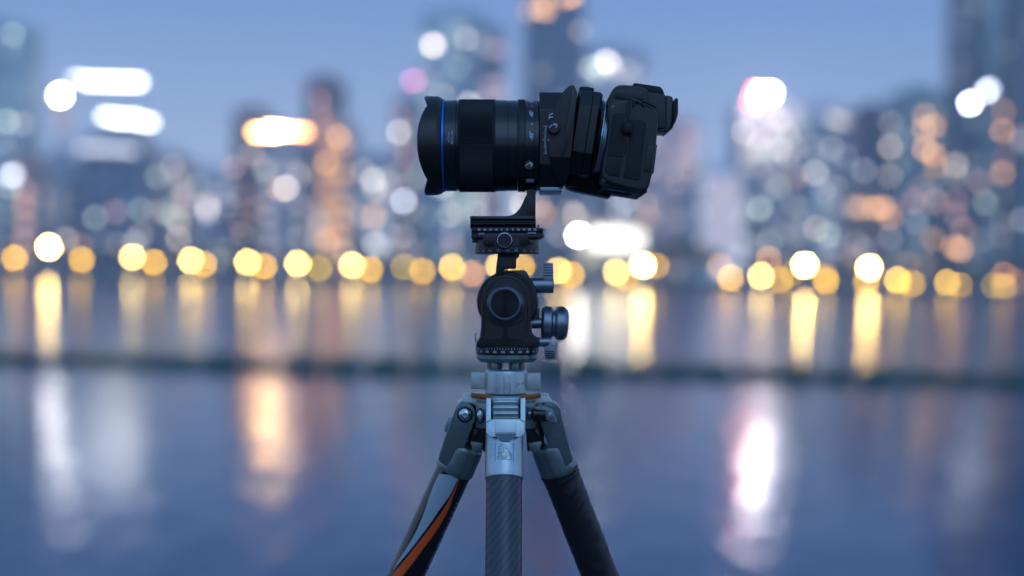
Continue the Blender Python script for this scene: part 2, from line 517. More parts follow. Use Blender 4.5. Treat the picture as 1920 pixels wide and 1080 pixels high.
for a in [
 (10, 52, .4, GR), (25, 66, .16, GR), (15, 228, .22, GR), (42, 232, .12), (12, 330, .5, LAV), (27, 326, .3, LAV), (4, 350, .15, GR),
 (155, 278, .12, LAV), (172, 279, .12, LAV), (187, 278, .14, LAV), (203, 279, .14, LAV), (220, 280, .14, LAV), (236, 281, .13, LAV), (250, 282, .11, LAV),
 (125, 450, .18, PW), (143, 460, .10, OR), (8, 462, .10, OR), (253, 455, .12), (252, 470, .1), (325, 312, .10), (335, 330, .08), (310, 395, .08, GR), (328, 408, .10, GR),
 (335, 448, .22, PW), (336, 418, .13), (378, 315, .30), (407, 307, .14, PK), (430, 314, .14, PK), (370, 347, .10, GR),
 (390, 382, .18, PW), (389, 392, .22), (390, 402, .12, LAV), (414, 470, .12, GR), (411, 487, .16), (440, 470, .08), (455, 440, .07),
 (470, 210, .10, PK), (487, 322, .09, GR), (525, 355, .20, OR), (537, 353, .42), (560, 330, .10), (600, 187, .10, PK), (607, 225, .08, PK),
 (635, 257, .34, OR), (612, 305, .26, OR), (600, 418, .13, PW), (613, 450, .22, OR), (560, 420, .06), (648, 476, .12), (565, 445, .07),
 (700, 338, .28), (703, 357, .17), (734, 345, .10, PW), (757, 377, .50, LAV), (700, 407, .26, OR), (678, 405, .12), (702, 458, .22), (714, 460, .14, LAV), (748, 248, .30),
 (750, 215, .07, PK), (740, 330, .06), (812, 85, .80, PW), (818, 87, .2), (874, 73, .18), (830, 180, .12), (880, 195, .28), (777 + 8, 152, .05, PK),
 (925, 21, .10, PU), (905, 300, .1), (845, 402, .15), (860, 395, .10), (846, 442, .10, PU), (895, 400, .15), (830, 350, .3, WH),
 (990, 22, .14, OR), (1012, 18, .26, OR), (1024, 20, .26, OR), (1020, 5, .2, OR), (1062, -4, .34, OR), (1076, -8, .34, OR), (1088, 59, .10, PW),
 (1108, 128, .18, GR), (1126, 120, .22, GR), (1138, 116, .5, WH), (1142, 120, .24, WH), (1120, 136, .18, GR), (1150, 130, .14, WH), (1172, 132, .10, LAV), (1185, 134, .06, LAV),
 (965, 382, .30, PW), (1020, 402, .24, OR), (1010, 384, .16, PW), (1078, 403, .28, PW), (1066, 396, .1, PW), (1050, 440, .12), (1174, 378, .16, LAV), (1160, 392, .12, LAV), (1204, 378, .08, PW), (1214, 408, .10, OR),
 (1395, 247, .26), (1462, 226, .14, PW), (1470, 243, .10), (1428, 262, .12), (1446, 252, .15), (1478, 256, .12, GR), (1420, 282, .14), (1405, 290, .10),
 (1440, 284, .14, GR), (1462, 280, .16), (1475, 290, .12), (1490, 278, .08), (1456, 305, .08), (1457, 354, .08, GR), (1424, 391, .22, GR), (1390, 418, .06),
 (1520, 275, .09), (1558, 278, .12), (1560, 222, .12, PW), (1572, 226, .14), (1583, 230, .06), (1528, 324, .24), (1565, 350, .07), (1530, 428, .20, PW), (1552, 440, .18, GR),
 (1619, 320, .13, LAV), (1598, 388, .10, PW), (1612, 390, .18, OR), (1625, 390, .10, OR), (1640, 390, .26, OR), (1654, 390, .28, OR), (1605, 455, .06),
 (1684, 276, .22, PW), (1687, 232, .09), (1684, 330, .11, PW), (1733, 217, .20, OR), (1750, 236, .28, OR), (1732, 243, .28, OR), (1733, 280, .36, OR), (1750, 290, .34, OR), (1752, 312, .16, OR),
 (1774, 310, .22, PW), (1712, 377, .13, PK), (1752, 378, .13, PK), (1728, 350, .06, PK), (1684, 408, .20, OR), (1684, 445, .09, LAV), (1748, 448, .16, OR), (1774, 462, .22, OR),
 (1792, 376, .10, PK), (1792, 400, .10, PK), (1800, 468, .34, OR), (1790, 464, .2, OR), (1805, 430, .12, PK), (1735, 498, .15, OR), (1700, 495, .10, OR), (1760, 500, .08, PK),
 (1818, 194, 2.2, LAV), (1847, 173, .7, LAV), (1854, 167, .5, LAV),
 (1880, 208, .14, OR), (1890, 250, .10, PK), (1878, 246, .26, OR), (1905, 256, .10, PK), (1880, 300, .09, PK), (1878, 325, .24, OR), (1890, 372, .05), (1880, 418, .08), (1880, 440, .06),
]:
    x, y, v = a[:3]
    D_(x, y, v, a[3] if len(a) > 3 else WH)

re_ = random.Random(21)
for i in range(60):
    x, y = re_.uniform(0, 1920), re_.uniform(250, 470)
    if 1240 < x < 1330: continue
    D_(x, y, re_.uniform(.04, .13), re_.choice([WH, WH, PW, GR, LAV, OR, PK]))

def bay(i, x0, x1, col, top=None):            # a paler or darker vertical bay standing proud of the front
    (a0, a1, yt, D, t, a, b, h) = towers[i]
    p, q_ = W(x0, 470, D), W(x1, 470, D)
    bm = bmesh.new()
    add_box(bm, max(a, p.x - t.location.x), min(b, q_.x - t.location.x), -.33, -.004, 0, h * (top or .97))
    link('facade_bay', mesh_from(bm, 'facade_bay', smooth=False), wall_mat(col), t)
bay(0, 16, 46, (.55, .62, .60)); bay(0, -14, -2, (.5, .58, .6)); bay(2, 88, 112, (.55, .50, .48)); bay(4, 290, 312, (.55, .46, .42)); bay(5, 372, 404, (.5, .58, .68))
bay(7, 508, 530, (.55, .52, .55)); bay(10, 668, 690, (.52, .58, .62)); bay(12, 800, 830, (.55, .66, .66)); bay(12, 868, 880, (.14, .2, .26)); bay(15, 1100, 1122, (.52, .60, .66))
bay(16, 1226, 1262, (.62, .50, .48)); bay(18, 1440, 1462, (.52, .52, .52)); bay(19, 1510, 1538, (.5, .58, .62)); bay(22, 1700, 1722, (.42, .52, .52)); bay(22, 1758, 1770, (.5, .5, .46))
bay(23, 1836, 1868, (.34, .42, .42)); bay(23, 1796, 1806, (.2, .24, .3)); bay(24, 1904, 1918, (.16, .2, .24))

# emissive panel standing in for floodlight on the orange tower, softly lit front of the lavender block
def panel(i, x0, x1, y0, y1, col, s, name):
    (a0, a1, yt, D, t, a, b, h) = towers[i]
    p, q = W(x0, y1, D), W(x1, y0, D)
    bm = bmesh.new()
    add_box(bm, p.x - t.location.x, q.x - t.location.x, -.4, -.02, max(.5, p.z - GZ), min(h, q.z - GZ))
    return link(name, mesh_from(bm, name, smooth=False), em(col, s), t)
panel(9, 603, 636, 262, 480, (1, .50, .22), .55, 'floodlight_glow')
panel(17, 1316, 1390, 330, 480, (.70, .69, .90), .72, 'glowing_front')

# ---- rooftop signs
steel = mat('steel', (.12, .12, .13), .5, .8)
def sign(cx, cy, w, h, D, boards, label, mast_to, lean=0.0):
    """boards: (x0, x1, y0, y1, colour, strength) in px; mast_to: py the masts reach down to"""
    p = W(cx, cy, D)
    base = W(cx, mast_to, D)
    t = empty('rooftop_sign', (p.x, D, base.z))
    tag(t, label, 'sign')
    k = D / FPX
    bm = bmesh.new()
    for s in (-.42, -.14, .14, .42):
        add_lathe(bm, (s * w * k, .5, 0), (0, 0, 1), [(0, .12), (p.z - base.z, .12)], 8)
    for z in (.25, .75):
        add_box(bm, -w * .45 * k, w * .45 * k, .42, .54, (p.z - base.z) * z, (p.z - base.z) * z + .15)
    link('mast_frame', mesh_from(bm, 'mast_frame'), steel, t)
    for (x0, x1, y0, y1, col, s) in boards:
        bm = bmesh.new()
        a, b = W(x0, y1, D), W(x1, y0, D)
        add_box(bm, a.x - p.x, b.x - p.x, 0, .3, a.z - base.z, b.z - base.z)
        o = link('light_panel', mesh_from(bm, 'light_panel', smooth=False), em(col, s), t)
    return t
WS = (.90, .93, 1)
sign(200, 152, 150, 30, 312, [(134, 158, 144, 150, WS, 8), (158, 264, 149, 157, WS, 14), (264, 268, 150, 158, WS, 8)], 'upper white strip sign on masts high above the blue office block', 300)
sign(240, 226, 100, 30, 300, [(190, 210, 214, 222, (.96, .95, .9), 12), (210, 262, 218, 227, (.96, .95, .9), 14), (262, 288, 225, 233, (.96, .95, .9), 12)], 'lower white strip sign just over the roof of the blue office block', 262)
sign(112, 180, 16, 30, 318, [(108, 118, 173, 184, (1, .98, .95), 230), (104, 107, 175, 182, (.9, .9, 1), 30), (109, 115, 196, 240, (1, .45, .2), 1.0)], 'small dazzling white lamp sign on a thin mast left of upper strip sign', 300)
sign(522, 248, 110, 20, 296, [(474, 487, 244, 252, (1, .45, .13), 40), (487, 500, 243, 252, (1, .52, .2), 45), (500, 532, 240, 252, (1, .58, .26), 85), (532, 546, 243, 252, (1, .56, .24), 60), (548, 556, 244, 251, (1, .5, .18), 34), (559, 575, 244, 251, (1, .40, .11), 30)], 'long blazing orange and white rooftop sign left of the orange lit tower', 268)
sign(1435, 182, 60, 30, 322, [(1422, 1450, 169, 180, (1, .93, .95), 190), (1420, 1430, 180, 186, (1, .7, .72), 90), (1408, 1419, 184, 197, (1, .06, .05), 70), (1412, 1420, 166, 174, (1, .10, .09), 50)], 'brilliant white rooftop sign edged in red over the grey tower', 204)
sign(777, 152, 12, 8, 352, [(768, 775, 149, 155, (1, .16, .42), 12), (776, 782, 147, 153, (1, .2, .6), 9)], 'small pink roof lamp over the narrow brown tower left of the teal tower', 192)

# ---- bright hall on the bank
hall = empty('exhibition_hall', (W(1145, 470, 252).x, 252, GZ))
tag(hall, 'low hall with a dazzling white lit front under the camera body', 'building')
hx = lambda px: W(px, 470, 252).x - hall.location.x
hz = lambda py: W(1145, py, 252).z - GZ
bm = bmesh.new(); add_box(bm, hx(1076), hx(1216), 0, 14, 0, hz(418))
link('wall', mesh_from(bm, 'wall', smooth=False), wall_mat((.5, .48, .44)), hall)
bm = bmesh.new(); add_box(bm, hx(1072), hx(1220), -1.2, 15, hz(418) + .002, hz(414))
link('roof', mesh_from(bm, 'roof', smooth=False), wall_mat((.2, .2, .2)), hall)
for (x0, x1, y0, y1, col, s) in [(1112, 1142, 432, 464, (1, .97, .88), 4.2), (1144, 1174, 432, 464, (1, .97, .88), 4.2), (1176, 1204, 434, 464, (1, .95, .85), 3.0),
                                 (1090, 1206, 422, 430, (1, .86, .66), .8), (1094, 1110, 436, 466, (1, .95, .8), 1.4), (1086, 1204, 470, 498, (.9, .9, .68), .75)]:
    bm = bmesh.new(); add_box(bm, hx(x0), hx(x1), -.3, -.01, hz(y1), hz(y0))
    link('lit_front_panel', mesh_from(bm, 'lit_front_panel', smooth=False), em(col, s), hall)

# ---- waterfront lamps
pole_m = mat('lamp_pole', (.05, .05, .05), .5, .6)
AM, AW, PE, OL, YE = (1, .52, .002), (1, .66, .17), (1, .45, .14), (1, .64, .0), (1, .58, .06)
lamp_cache = {}
def lamp(px, py, D, col, v, label, r=4.6, name='street_lamp'):
    p = W(px, py, D)
    rad = r * D / FPX
    t = empty(name, (p.x, D, 1.06))
    tag(t, label, 'street lamp', 'lamps along the far waterfront')
    H = p.z - 1.06
    bm = bmesh.new()
    add_lathe(bm, (0, 0, 0), (0, 0, 1), [(0, .16), (.25, .16), (.3, .07), (max(.4, H - rad - .02), .05)], 8)
    link('pole', mesh_from(bm, 'pole'), pole_m, t)
    bm = bmesh.new()
    add_lathe(bm, (0, 0, H + rad * .8), (0, 0, 1), [(0, rad * 1.0), (rad * .35, rad * .5), (rad * .6, 0)], 12)
    link('lamp_cap', mesh_from(bm, 'lamp_cap'), pole_m, t)
    bm = bmesh.new()
    add_sphere(bm, (0, 0, 0), rad, 16, 10)
    link('lamp_globe', mesh_from(bm, 'lamp_globe'), em(col, v * 1.18 * (25 ** 2) / (r * r)), t, (0, 0, H))
    return t
for a in [
 (27, 484, 226, AM, .85, 'amber lamp nearest the left edge'), (57, 508, 230, PE, .28, 'dim orange lamp low between the two leftmost bright lamps'),
 (91, 463, 221, AW, 8.0, 'high white-hot lamp near the left edge with the longest reflection', 5.2), (153, 487, 227, AM, .80, 'lone amber lamp right of the high white-hot lamp'),
 (248, 482, 224, AW, 1.9, 'white lamp below the white strip signs'), (288, 492, 230, AM, .85, 'amber lamp right beside the white lamp below the strip signs'), (290, 511, 236, PE, .3, 'dim orange lamp hanging below an amber one under the strip signs'),
 (358, 488, 223, AW, 2.0, 'white lamp in front of the pale blue grey block'), (382, 495, 231, AM, .85, 'amber lamp overlapping the white lamp by the pale blue grey block'),
 (464, 491, 223, AW, 2.0, 'white lamp below the left end of the orange sign'), (495, 499, 231, AM, .85, 'amber lamp under the middle of the orange sign'),
 (558, 494, 223, AW, 2.0, 'white lamp beside a dim olive lamp left of the orange lit tower'), (598, 503, 234, OL, .42, 'dim olive yellow lamp at the foot of the orange lit tower'),
 (660, 497, 223, AW, 2.0, 'white lamp right of the orange lit tower'), (694, 505, 231, AM, .85, 'amber lamp touching the white one right of the orange tower'),
 (757, 500, 234, OL, .30, 'dull yellow lamp beneath the lens hood'), (792, 508, 228, AM, .70, 'amber lamp beside the dull yellow one beneath the lens hood'),
 (847, 501, 225, YE, 1.1, 'pale yellow lamp left of the tripod head'), (857, 536, 221, (1, .72, .42), .95, 'lowest peach lamp left of the tripod head near the waterline'), (885, 513, 231, PE, .6, 'peach lamp just left of the round gear housing'),
 (935, 499, 224, AW, 1.1, 'lamp peeping out left of the tripod head neck'), (978, 500, 231, AM, .8, 'amber lamp peeping out right of the tripod head neck'),
 (1047, 507, 224, AW, 1.2, 'pale yellow lamp touching the upright lever'), (1071, 515, 230, AM, .85, 'amber lamp right of the upright lever'),
 (1155, 510, 224, AW, 1.3, 'pale lamp left below the brightest central lamp'), (1172, 521, 231, AM, .8, 'amber lamp tucked under the pale lamp near the hall'), (1205, 497, 221, AW, 8.0, 'brightest central white lamp just right of the lit hall', 5.0), (1230, 498, 232, AM, .5, 'dim amber lamp behind the brightest central lamp'),
 (1350, 498, 232, PE, .30, 'dim orange lamp leftmost of the cluster below the lavender block'), (1370, 521, 225, AM, .80, 'low amber lamp below the lavender block'), (1427, 517, 222, AW, 2.0, 'white lamp below the rooftop sign tower'), (1441, 486, 236, PE, .42, 'peach lamp high behind the white lamp below the sign tower'),
 (1463, 525, 230, AM, .6, 'amber lamp low between two white lamps below the sign tower'), (1485, 513, 233, AM, .28, 'faint amber lamp left of the high white lamp'), (1509, 497, 221, AW, 8.0, 'high white-hot lamp right of the sign tower lamp', 5.0), (1546, 516, 236, AM, .3, 'faint amber lamp behind a brighter amber lamp below the blue grey tower'), (1549, 527, 229, AM, .75, 'bright amber lamp below the blue grey tower'),
 (1580, 545, 224, PE, .12, 'very faint orange lamp near the water right of the amber lamp'), (1624, 531, 228, AM, .8, 'amber lamp directly below the white-hot lamp of the brown block'), (1630, 502, 221, AW, 8.0, 'white-hot lamp in front of the low brown block', 5.2), (1683, 525, 224, YE, 1.2, 'bright yellow lamp right of the brown block'), (1711, 533, 229, AM, .75, 'amber lamp close right of the bright yellow lamp'),
 (1776, 529, 225, YE, .75, 'yellow lamp left of the last pair of towers'), (1800, 537, 229, AM, .75, 'amber lamp overlapping the yellow lamp by the last towers'), (1864, 536, 232, OL, .28, 'dull yellow lamp near the right edge'), (1883, 538, 225, YE, .65, 'last yellow lamp at the right edge'), (1882, 515, 236, PE, .25, 'dim orange lamp above the last yellow lamp'), (1906, 528, 238, PE, .16, 'faintest orange lamp at the very right edge'),
]:
    lamp(*a[:6], **({'r': a[6]} if len(a) > 6 else {}))
lamp(1085, 441, 240, (1, .93, .82), 5.0, 'very bright round white floodlight at left end of the lit hall', 5.5, 'floodlight')

# ---- evening haze
HAZE = 0.0011
if HAZE:
    bm = bmesh.new()
    add_box(bm, -460, 460, -330, 450, -4.2, 88)
    hz_o = link('haze', mesh_from(bm, 'haze', smooth=False))
    tag(hz_o, kind='stuff')
    hm = bpy.data.materials.new('haze')
    hm.use_nodes = True
    nt = hm.node_tree
    nt.nodes.remove(nt.nodes['Principled BSDF'])
    pv = nt.nodes.new('ShaderNodeVolumePrincipled')
    pv.inputs['Color'].default_value = (.93, .96, .97, 1)
    pv.inputs['Density'].default_value = HAZE
    pv.inputs['Anisotropy'].default_value = 0.0
    nt.links.new(pv.outputs[0], nt.nodes['Material Output'].inputs['Volume'])
    hz_o.data.materials.append(hm)

# ================================================================== THE SUBJECT
# Drawn in pixels of the 1920 px picture at its own distance (0.54 mm per px at 1.44 m): x right, y depth (away), z = py down.
S = 0.00054
DF = FPX * S
SUBJ = Matrix(((rt.x, fwd.x, up.x, 0), (rt.y, fwd.y, up.y, 0), (rt.z, fwd.z, up.z, 0), (0, 0, 0, 1)))
SUBJ.translation = CAM + fwd * DF
def root(name, ox, oy, opy, label, cat, group=None):
    e = empty(name)
    e.matrix_world = SUBJ @ Matrix.Translation(((ox - 960) * S, oy * S, (540 - opy) * S))
    e['_o'] = (ox, oy, opy)
    tag(e, label, cat, group)
    e_o[e.name] = (ox, oy, opy)
    return e
e_o = {}
def fin(name, bm, m, parent, bev=0.0, ang=32, seg=2, bang=28, rootname=None):
    r = parent
    while r.parent is not None: r = r.parent
    ox, oy, opy = e_o[r.name]
    bmesh.ops.remove_doubles(bm, verts=bm.verts, dist=1e-4)
    bmesh.ops.recalc_face_normals(bm, faces=bm.faces)
    if bev > 0:
        es = [e for e in bm.edges if len(e.link_faces) == 2 and e.calc_face_angle(0) > R(bang)]
        if es: bmesh.ops.bevel(bm, geom=es, offset=bev, segments=seg, affect='EDGES', clamp_overlap=True, profile=.6)
    for v in bm.verts:
        v.co = Vector(((v.co.x - ox) * S, (v.co.y - oy) * S, (opy - v.co.z) * S))
    me = mesh_from(bm, name, ang)
    return link(name, me, m, parent)
def prism(bm, poly, y0, y1):
    a = [bm.verts.new((p[0], y0, p[1])) for p in poly]
    b = [bm.verts.new((p[0], y1, p[1])) for p in poly]
    n = len(poly)
    bm.faces.new(a)
    bm.faces.new(b)
    for i in range(n):
        j = (i + 1) % n
        bm.faces.new((a[i], a[j], b[j], b[i]))
def prismx(bm, poly, x0, x1):       # poly of (y, py)
    a = [bm.verts.new((x0, p[0], p[1])) for p in poly]
    b = [bm.verts.new((x1, p[0], p[1])) for p in poly]
    n = len(poly)
    bm.faces.new(a)
    bm.faces.new(b)
    for i in range(n):
        j = (i + 1) % n
        bm.faces.new((a[i], a[j], b[j], b[i]))
def prismz(bm, poly, z0, z1):       # poly of (x, y)
    a = [bm.verts.new((p[0], p[1], z0)) for p in poly]
    b = [bm.verts.new((p[0], p[1], z1)) for p in poly]
    n = len(poly)
    bm.faces.new(a)
    bm.faces.new(b)
    for i in range(n):
        j = (i + 1) % n
        bm.faces.new((a[i], a[j], b[j], b[i]))
def arc(cx, cz, r, a0, a1, n=8):    # degrees, 0 = right, 90 = up in the picture
    return [(cx + r * math.cos(R(a0 + (a1 - a0) * i / n)), cz - r * math.sin(R(a0 + (a1 - a0) * i / n))) for i in range(n + 1)]
def spline(pts, n=6):
    out = []
    for i in range(len(pts) - 1):
        p0, p1, p2, p3 = pts[max(0, i - 1)], pts[i], pts[i + 1], pts[min(len(pts) - 1, i + 2)]
        for k in range(n):
            t = k / n
            out.append(tuple(.5 * (2 * b + (c - a) * t + (2 * a - 5 * b + 4 * c - d) * t * t + (3 * b - a - 3 * c + d) * t ** 3)
                             for a, b, c, d in zip(p0, p1, p2, p3)))
    out.append(tuple(pts[-1]))
    return out
def K(pts, y):                      # the same outline for a face that stands y px nearer or farther
    k = 1 + y / FPX
    return [(960 + (p[0] - 960) * k, 540 + (p[1] - 540) * k) for p in pts]
def tube(bm, pts, r, seg=10):
    for p, q in zip(pts, pts[1:]):
        p, q = Vector(p), Vector(q)
        add_lathe(bm, p, q - p, [(0, r), ((q - p).length, r)], seg)
    for p in pts: add_sphere(bm, p, r * 1.0, seg, 6)
def text(s, size, f, bm, bold=0.0, align='CENTER'):
    cu = bpy.data.curves.new('t', 'FONT')
    cu.body = s
    cu.size = size
    cu.align_x = align
    cu.align_y = 'CENTER'
    cu.offset = bold
    cu.resolution_u = 3
    o = bpy.data.objects.new('t', cu)
    me = bpy.data.meshes.new_from_object(o)
    vv = [bm.verts.new(f(v.co.x, v.co.y)) for v in me.vertices]
    for p in me.polygons:
        try: bm.faces.new([vv[i] for i in p.vertices])
        except ValueError: pass
    bpy.data.objects.remove(o)
    bpy.data.curves.remove(cu)
    bpy.data.meshes.remove(me)
def tick(bm, f, u0, u1, v0, v1, n=1):
    for i in range(n):
        a, b = u0 + (u1 - u0) * i / n, u0 + (u1 - u0) * (i + 1) / n
        bm.faces.new([bm.verts.new(f(*p)) for p in ((a, v0), (b, v0), (b, v1), (a, v1))])
def stroke(bm, f, pts, w):
    for p, q in zip(pts, pts[1:]):
        d = Vector((q[0] - p[0], q[1] - p[1]))
        if d.length < 1e-6: continue
        n_ = Vector((-d.y, d.x)).normalized() * w / 2
        e_ = d.normalized() * w * .3
        P, Q = Vector(p) - e_, Vector(q) + e_
        bm.faces.new([bm.verts.new(f(*t)) for t in (P + n_, P - n_, Q - n_, Q + n_)])

# ---- materials
blk = mat('black_anodised', (.004, .005, .006), .32, .0, .5, noise=(30, .25), bump=(900, .12, .0003))
blk_s = mat('black_satin', (.004, .005, .007), .25, .0, .6, noise=(25, .2))
hoodm = mat('black_hood', (.004, .005, .006), .36, .0, .5, noise=(25, .2), bump=(1200, .15, .0003))
body_m = mat('black_body', (.009, .012, .014), .38, .0, .5, noise=(40, .2), bump=(1500, .35, .0004))
rubber = mat('black_rubber', (.006, .007, .009), .55, .0, .35, bump=(700, .25, .0004))
dark = mat('recess_black', (.003, .003, .004), .8, spec=.2)
bluem = mat('blue_ring', (.035, .17, .62), .28, .7)
silver = mat('bright_steel', (.55, .57, .60), .22, 1.0, noise=(60, .12))
mountm = mat('mount_metal', (.26, .31, .36), .32, .9)
gund = mat('dark_gunmetal', (.09, .10, .12), .34, .8, noise=(40, .2))
gunm = mat('gunmetal', (.22, .26, .30), .34, .85, noise=(40, .2), bump=(1400, .1, .0002))
greym = mat('grey_anodised', (.46, .53, .53), .34, .85, noise=(120, .22), bump=(1100, .30, .0003))
greyd = mat('grey_anodised_shaded', (.21, .27, .265), .34, .75, noise=(120, .25), bump=(1100, .30, .0003))  # grey metal again, darker and greener: low-sky shade put into the colour
brownm = mat('copper_brown', (.34, .10, .025), .38, .55, noise=(40, .12))
white = mat('white_print', (.72, .76, .78), .5)
greyp = mat('grey_print', (.28, .32, .35), .5)
blackp = mat('black_print', (.02, .02, .025), .5)
engr = mat('engraving', (.10, .15, .19), .5, .5)
orange = mat('orange_film', (.78, .10, .015), .38, coat=.3)
palef = mat('pale_film', (.34, .42, .46), .36, coat=.3)
gloss = mat('gloss_black', (.005, .005, .007), .2, coat=.3)
spun = mat('spun_black', (.030, .034, .040), .22, .8, aniso=.9)
nt = spun.node_tree
tg = nt.nodes.new('ShaderNodeTangent')
tg.direction_type = 'RADIAL'
tg.axis = 'Y'
nt.links.new(tg.outputs[0], nt.nodes['Principled BSDF'].inputs['Tangent'])
def carbon():
    m = mat('carbon_weave', (.02, .025, .032), .34, 0, .6, coat=.25)
    nt = m.node_tree
    b = nt.nodes['Principled BSDF']
    t = nt.nodes.new('ShaderNodeTexCoord')
    mp = nt.nodes.new('ShaderNodeMapping')
    mp.inputs['Rotation'].default_value = (0, R(52), 0)
    nt.links.new(t.outputs['Object'], mp.inputs['Vector'])
    w = nt.nodes.new('ShaderNodeTexWave')
    w.wave_type = 'BANDS'
    w.bands_direction = 'Z'
    w.inputs['Scale'].default_value = 60
    w.inputs['Distortion'].default_value = 3.0
    w.inputs['Detail'].default_value = 2
    w.inputs['Detail Scale'].default_value = 2.2
    nt.links.new(mp.outputs[0], w.inputs['Vector'])
    r = nt.nodes.new('ShaderNodeValToRGB')
    r.color_ramp.elements[0].color = (.013, .021, .032, 1)
    r.color_ramp.elements[0].position = .25
    r.color_ramp.elements[1].color = (.024, .038, .056, 1)
    nt.links.new(w.outputs['Fac'], r.inputs[0])
    nt.links.new(r.outputs[0], b.inputs['Base Color'])
    mr = nt.nodes.new('ShaderNodeMapRange')
    mr.inputs['To Min'].default_value = .48
    mr.inputs['To Max'].default_value = .36
    nt.links.new(w.outputs['Fac'], mr.inputs['Value'])
    nt.links.new(mr.outputs[0], b.inputs['Roughness'])
    return m
carb = carbon()

# ================================================================== camera lens
LZ = 273.5                          # its axis, as py; runs along x at y = 0
lens = root('camera_lens', 995, 0, 372, 'long black tilt shift lens with a blue ring and scalloped hood above the tripod head', 'camera lens')
LX = lambda x: (x, 0, LZ)
# hood with scalloped front edge
bm = bmesh.new()
N = 160
def edge_x(ph):
    s = abs(math.sin(ph))
    if s < .757: return 788 + 16.5 * (s / .757) ** 2.3
    t = (s - .757) / .243
    return 804.5 - 7.5 * min(1, t * 1.15) + (0)
prof_o = [(0, 92.5), (1, 91.8), (.0, 0)]
rings = []
for j, (fr, rad) in enumerate([(0, 88.0), (0, 90.5), (.03, 92.3), (.5, 92.5), (.9, 92.3)]):
    rings.append([])
    for k in range(N):
        ph = 2 * math.pi * k / N
        x = edge_x(ph) + fr * (822 - edge_x(ph)) + (1.0 if j == 2 else 0)
        rings[-1].append(bm.verts.new((x, -rad * math.cos(ph), LZ - rad * math.sin(ph))))
for x, rad in ((822, 92.0), (828, 89.5), (830.5, 87.0), (830.5, 70)):
    rings.append([bm.verts.new((x, -rad * math.cos(2 * math.pi * k / N), LZ - rad * math.sin(2 * math.pi * k / N))) for k in range(N)])
inner = [[bm.verts.new((x, -rad * math.cos(2 * math.pi * k / N), LZ - rad * math.sin(2 * math.pi * k / N))) for k in range(N)] for x, rad in ((824, 70),)]
rings = rings + inner
for r0, r1 in zip(rings, rings[1:] + rings[:1]):
    for k in range(N):
        j = (k + 1) % N
        bm.faces.new((r0[k], r1[k], r1[j], r0[j]))
hood = fin('lens_hood', bm, hoodm, lens)
bm = bmesh.new()
add_lathe(bm, (821, 0, LZ), (1, 0, 0), [(0, 0), (-3, 20), (-1, 45), (3, 66), (6, 69.9)], 64)
fin('front_glass', bm, mat('coated_glass', (.01, .012, .02), .04, spec=.8, coat=1.0), lens)
bm = bmesh.new()
add_lathe(bm, LX(830.6), (1, 0, 0), [(0, 60), (0, 84.0), (.6, 84.6), (1.0, 86.6), (4.4, 86.6), (5.2, 85), (5.2, 60)], 96)
fin('blue_ring', bm, bluem, lens)
bm = bmesh.new()
add_lathe(bm, LX(835.9), (1, 0, 0), [(0, 60), (0, 83.6), (.8, 84.6), (21, 85), (21.6, 84.2), (21.8, 82), (23.6, 82), (23.8, 84.6), (25.2, 84.8), (25.6, 60)], 96)
fb = fin('front_barrel', bm, blk_s, lens)
bm = bmesh.new()
add_lathe(bm, LX(861.6), (1, 0, 0), [(0, 60), (0, 85.6), (1.2, 86.9), (2.6, 87), (3.2, 86.6), (63, 86.6), (63.6, 87), (65.2, 87), (66.6, 85.8), (66.6, 60)], teeth=(170, 1.1, 4, 5))
fin('focus_ring', bm, rubber, lens, ang=50)
bm = bmesh.new()
add_lathe(bm, LX(928.3), (1, 0, 0), [(0, 60), (0, 86.4), (1.0, 86.6), (1.6, 85.2), (23.6, 84.8), (24.0, 83), (25, 83), (25.4, 84.6), (41.0, 84.2), (41.4, 83), (42, 83), (42.2, 60)], 96)
fin('middle_barrel', bm, blk_s, lens)
bm = bmesh.new()
add_lathe(bm, LX(970.6), (1, 0, 0), [(0, 60), (0, 85.4), (.7, 86.4), (13.6, 86.4), (14.2, 85.4), (14.2, 60)], teeth=(150, .9, 2, 3))
fin('rotation_ring', bm, blk, lens, ang=50)
bm = bmesh.new()
add_lathe(bm, LX(984.9), (1, 0, 0), [(0, 60), (0, 84.6), (15.2, 84.4), (15.6, 83.2), (16.6, 83.2), (17, 84.6), (23.6, 84.6), (24.2, 83), (24.2, 60)], 96)
scale_r = fin('degree_ring', bm, blk_s, lens)
# lettering along the barrel (reads upwards)
def cylmap(x0, ph0, Rr):
    return lambda u, v: (x0 - v, -Rr * math.cos(ph0 + u / Rr), LZ - Rr * math.sin(ph0 + u / Rr))
ph_of = lambda py: math.asin((LZ - py) / 85.0)
bm = bmesh.new()
text('ø77mm', 6.0, cylmap(844.8, ph_of(265.5), 85.2), bm, .08)
text('MOD.28m', 6.0, cylmap(851.0, ph_of(266), 85.2), bm, .08)
fin('lettering', bm, greyp, fb)
bm = bmesh.new()
for py, s in ((194.5, '-30°'), (221, '-60°'), (263, '-90°')):
    text(s, 10.0, cylmap(995.6, ph_of(py), 84.9), bm, .05)
for py in (205.5, 241.5):
    p = ph_of(py)
    tick(bm, cylmap(996.6, p, 84.9), -.55, .55, -2.6, 2.0)
fin('degree_numbers', bm, white, scale_r)
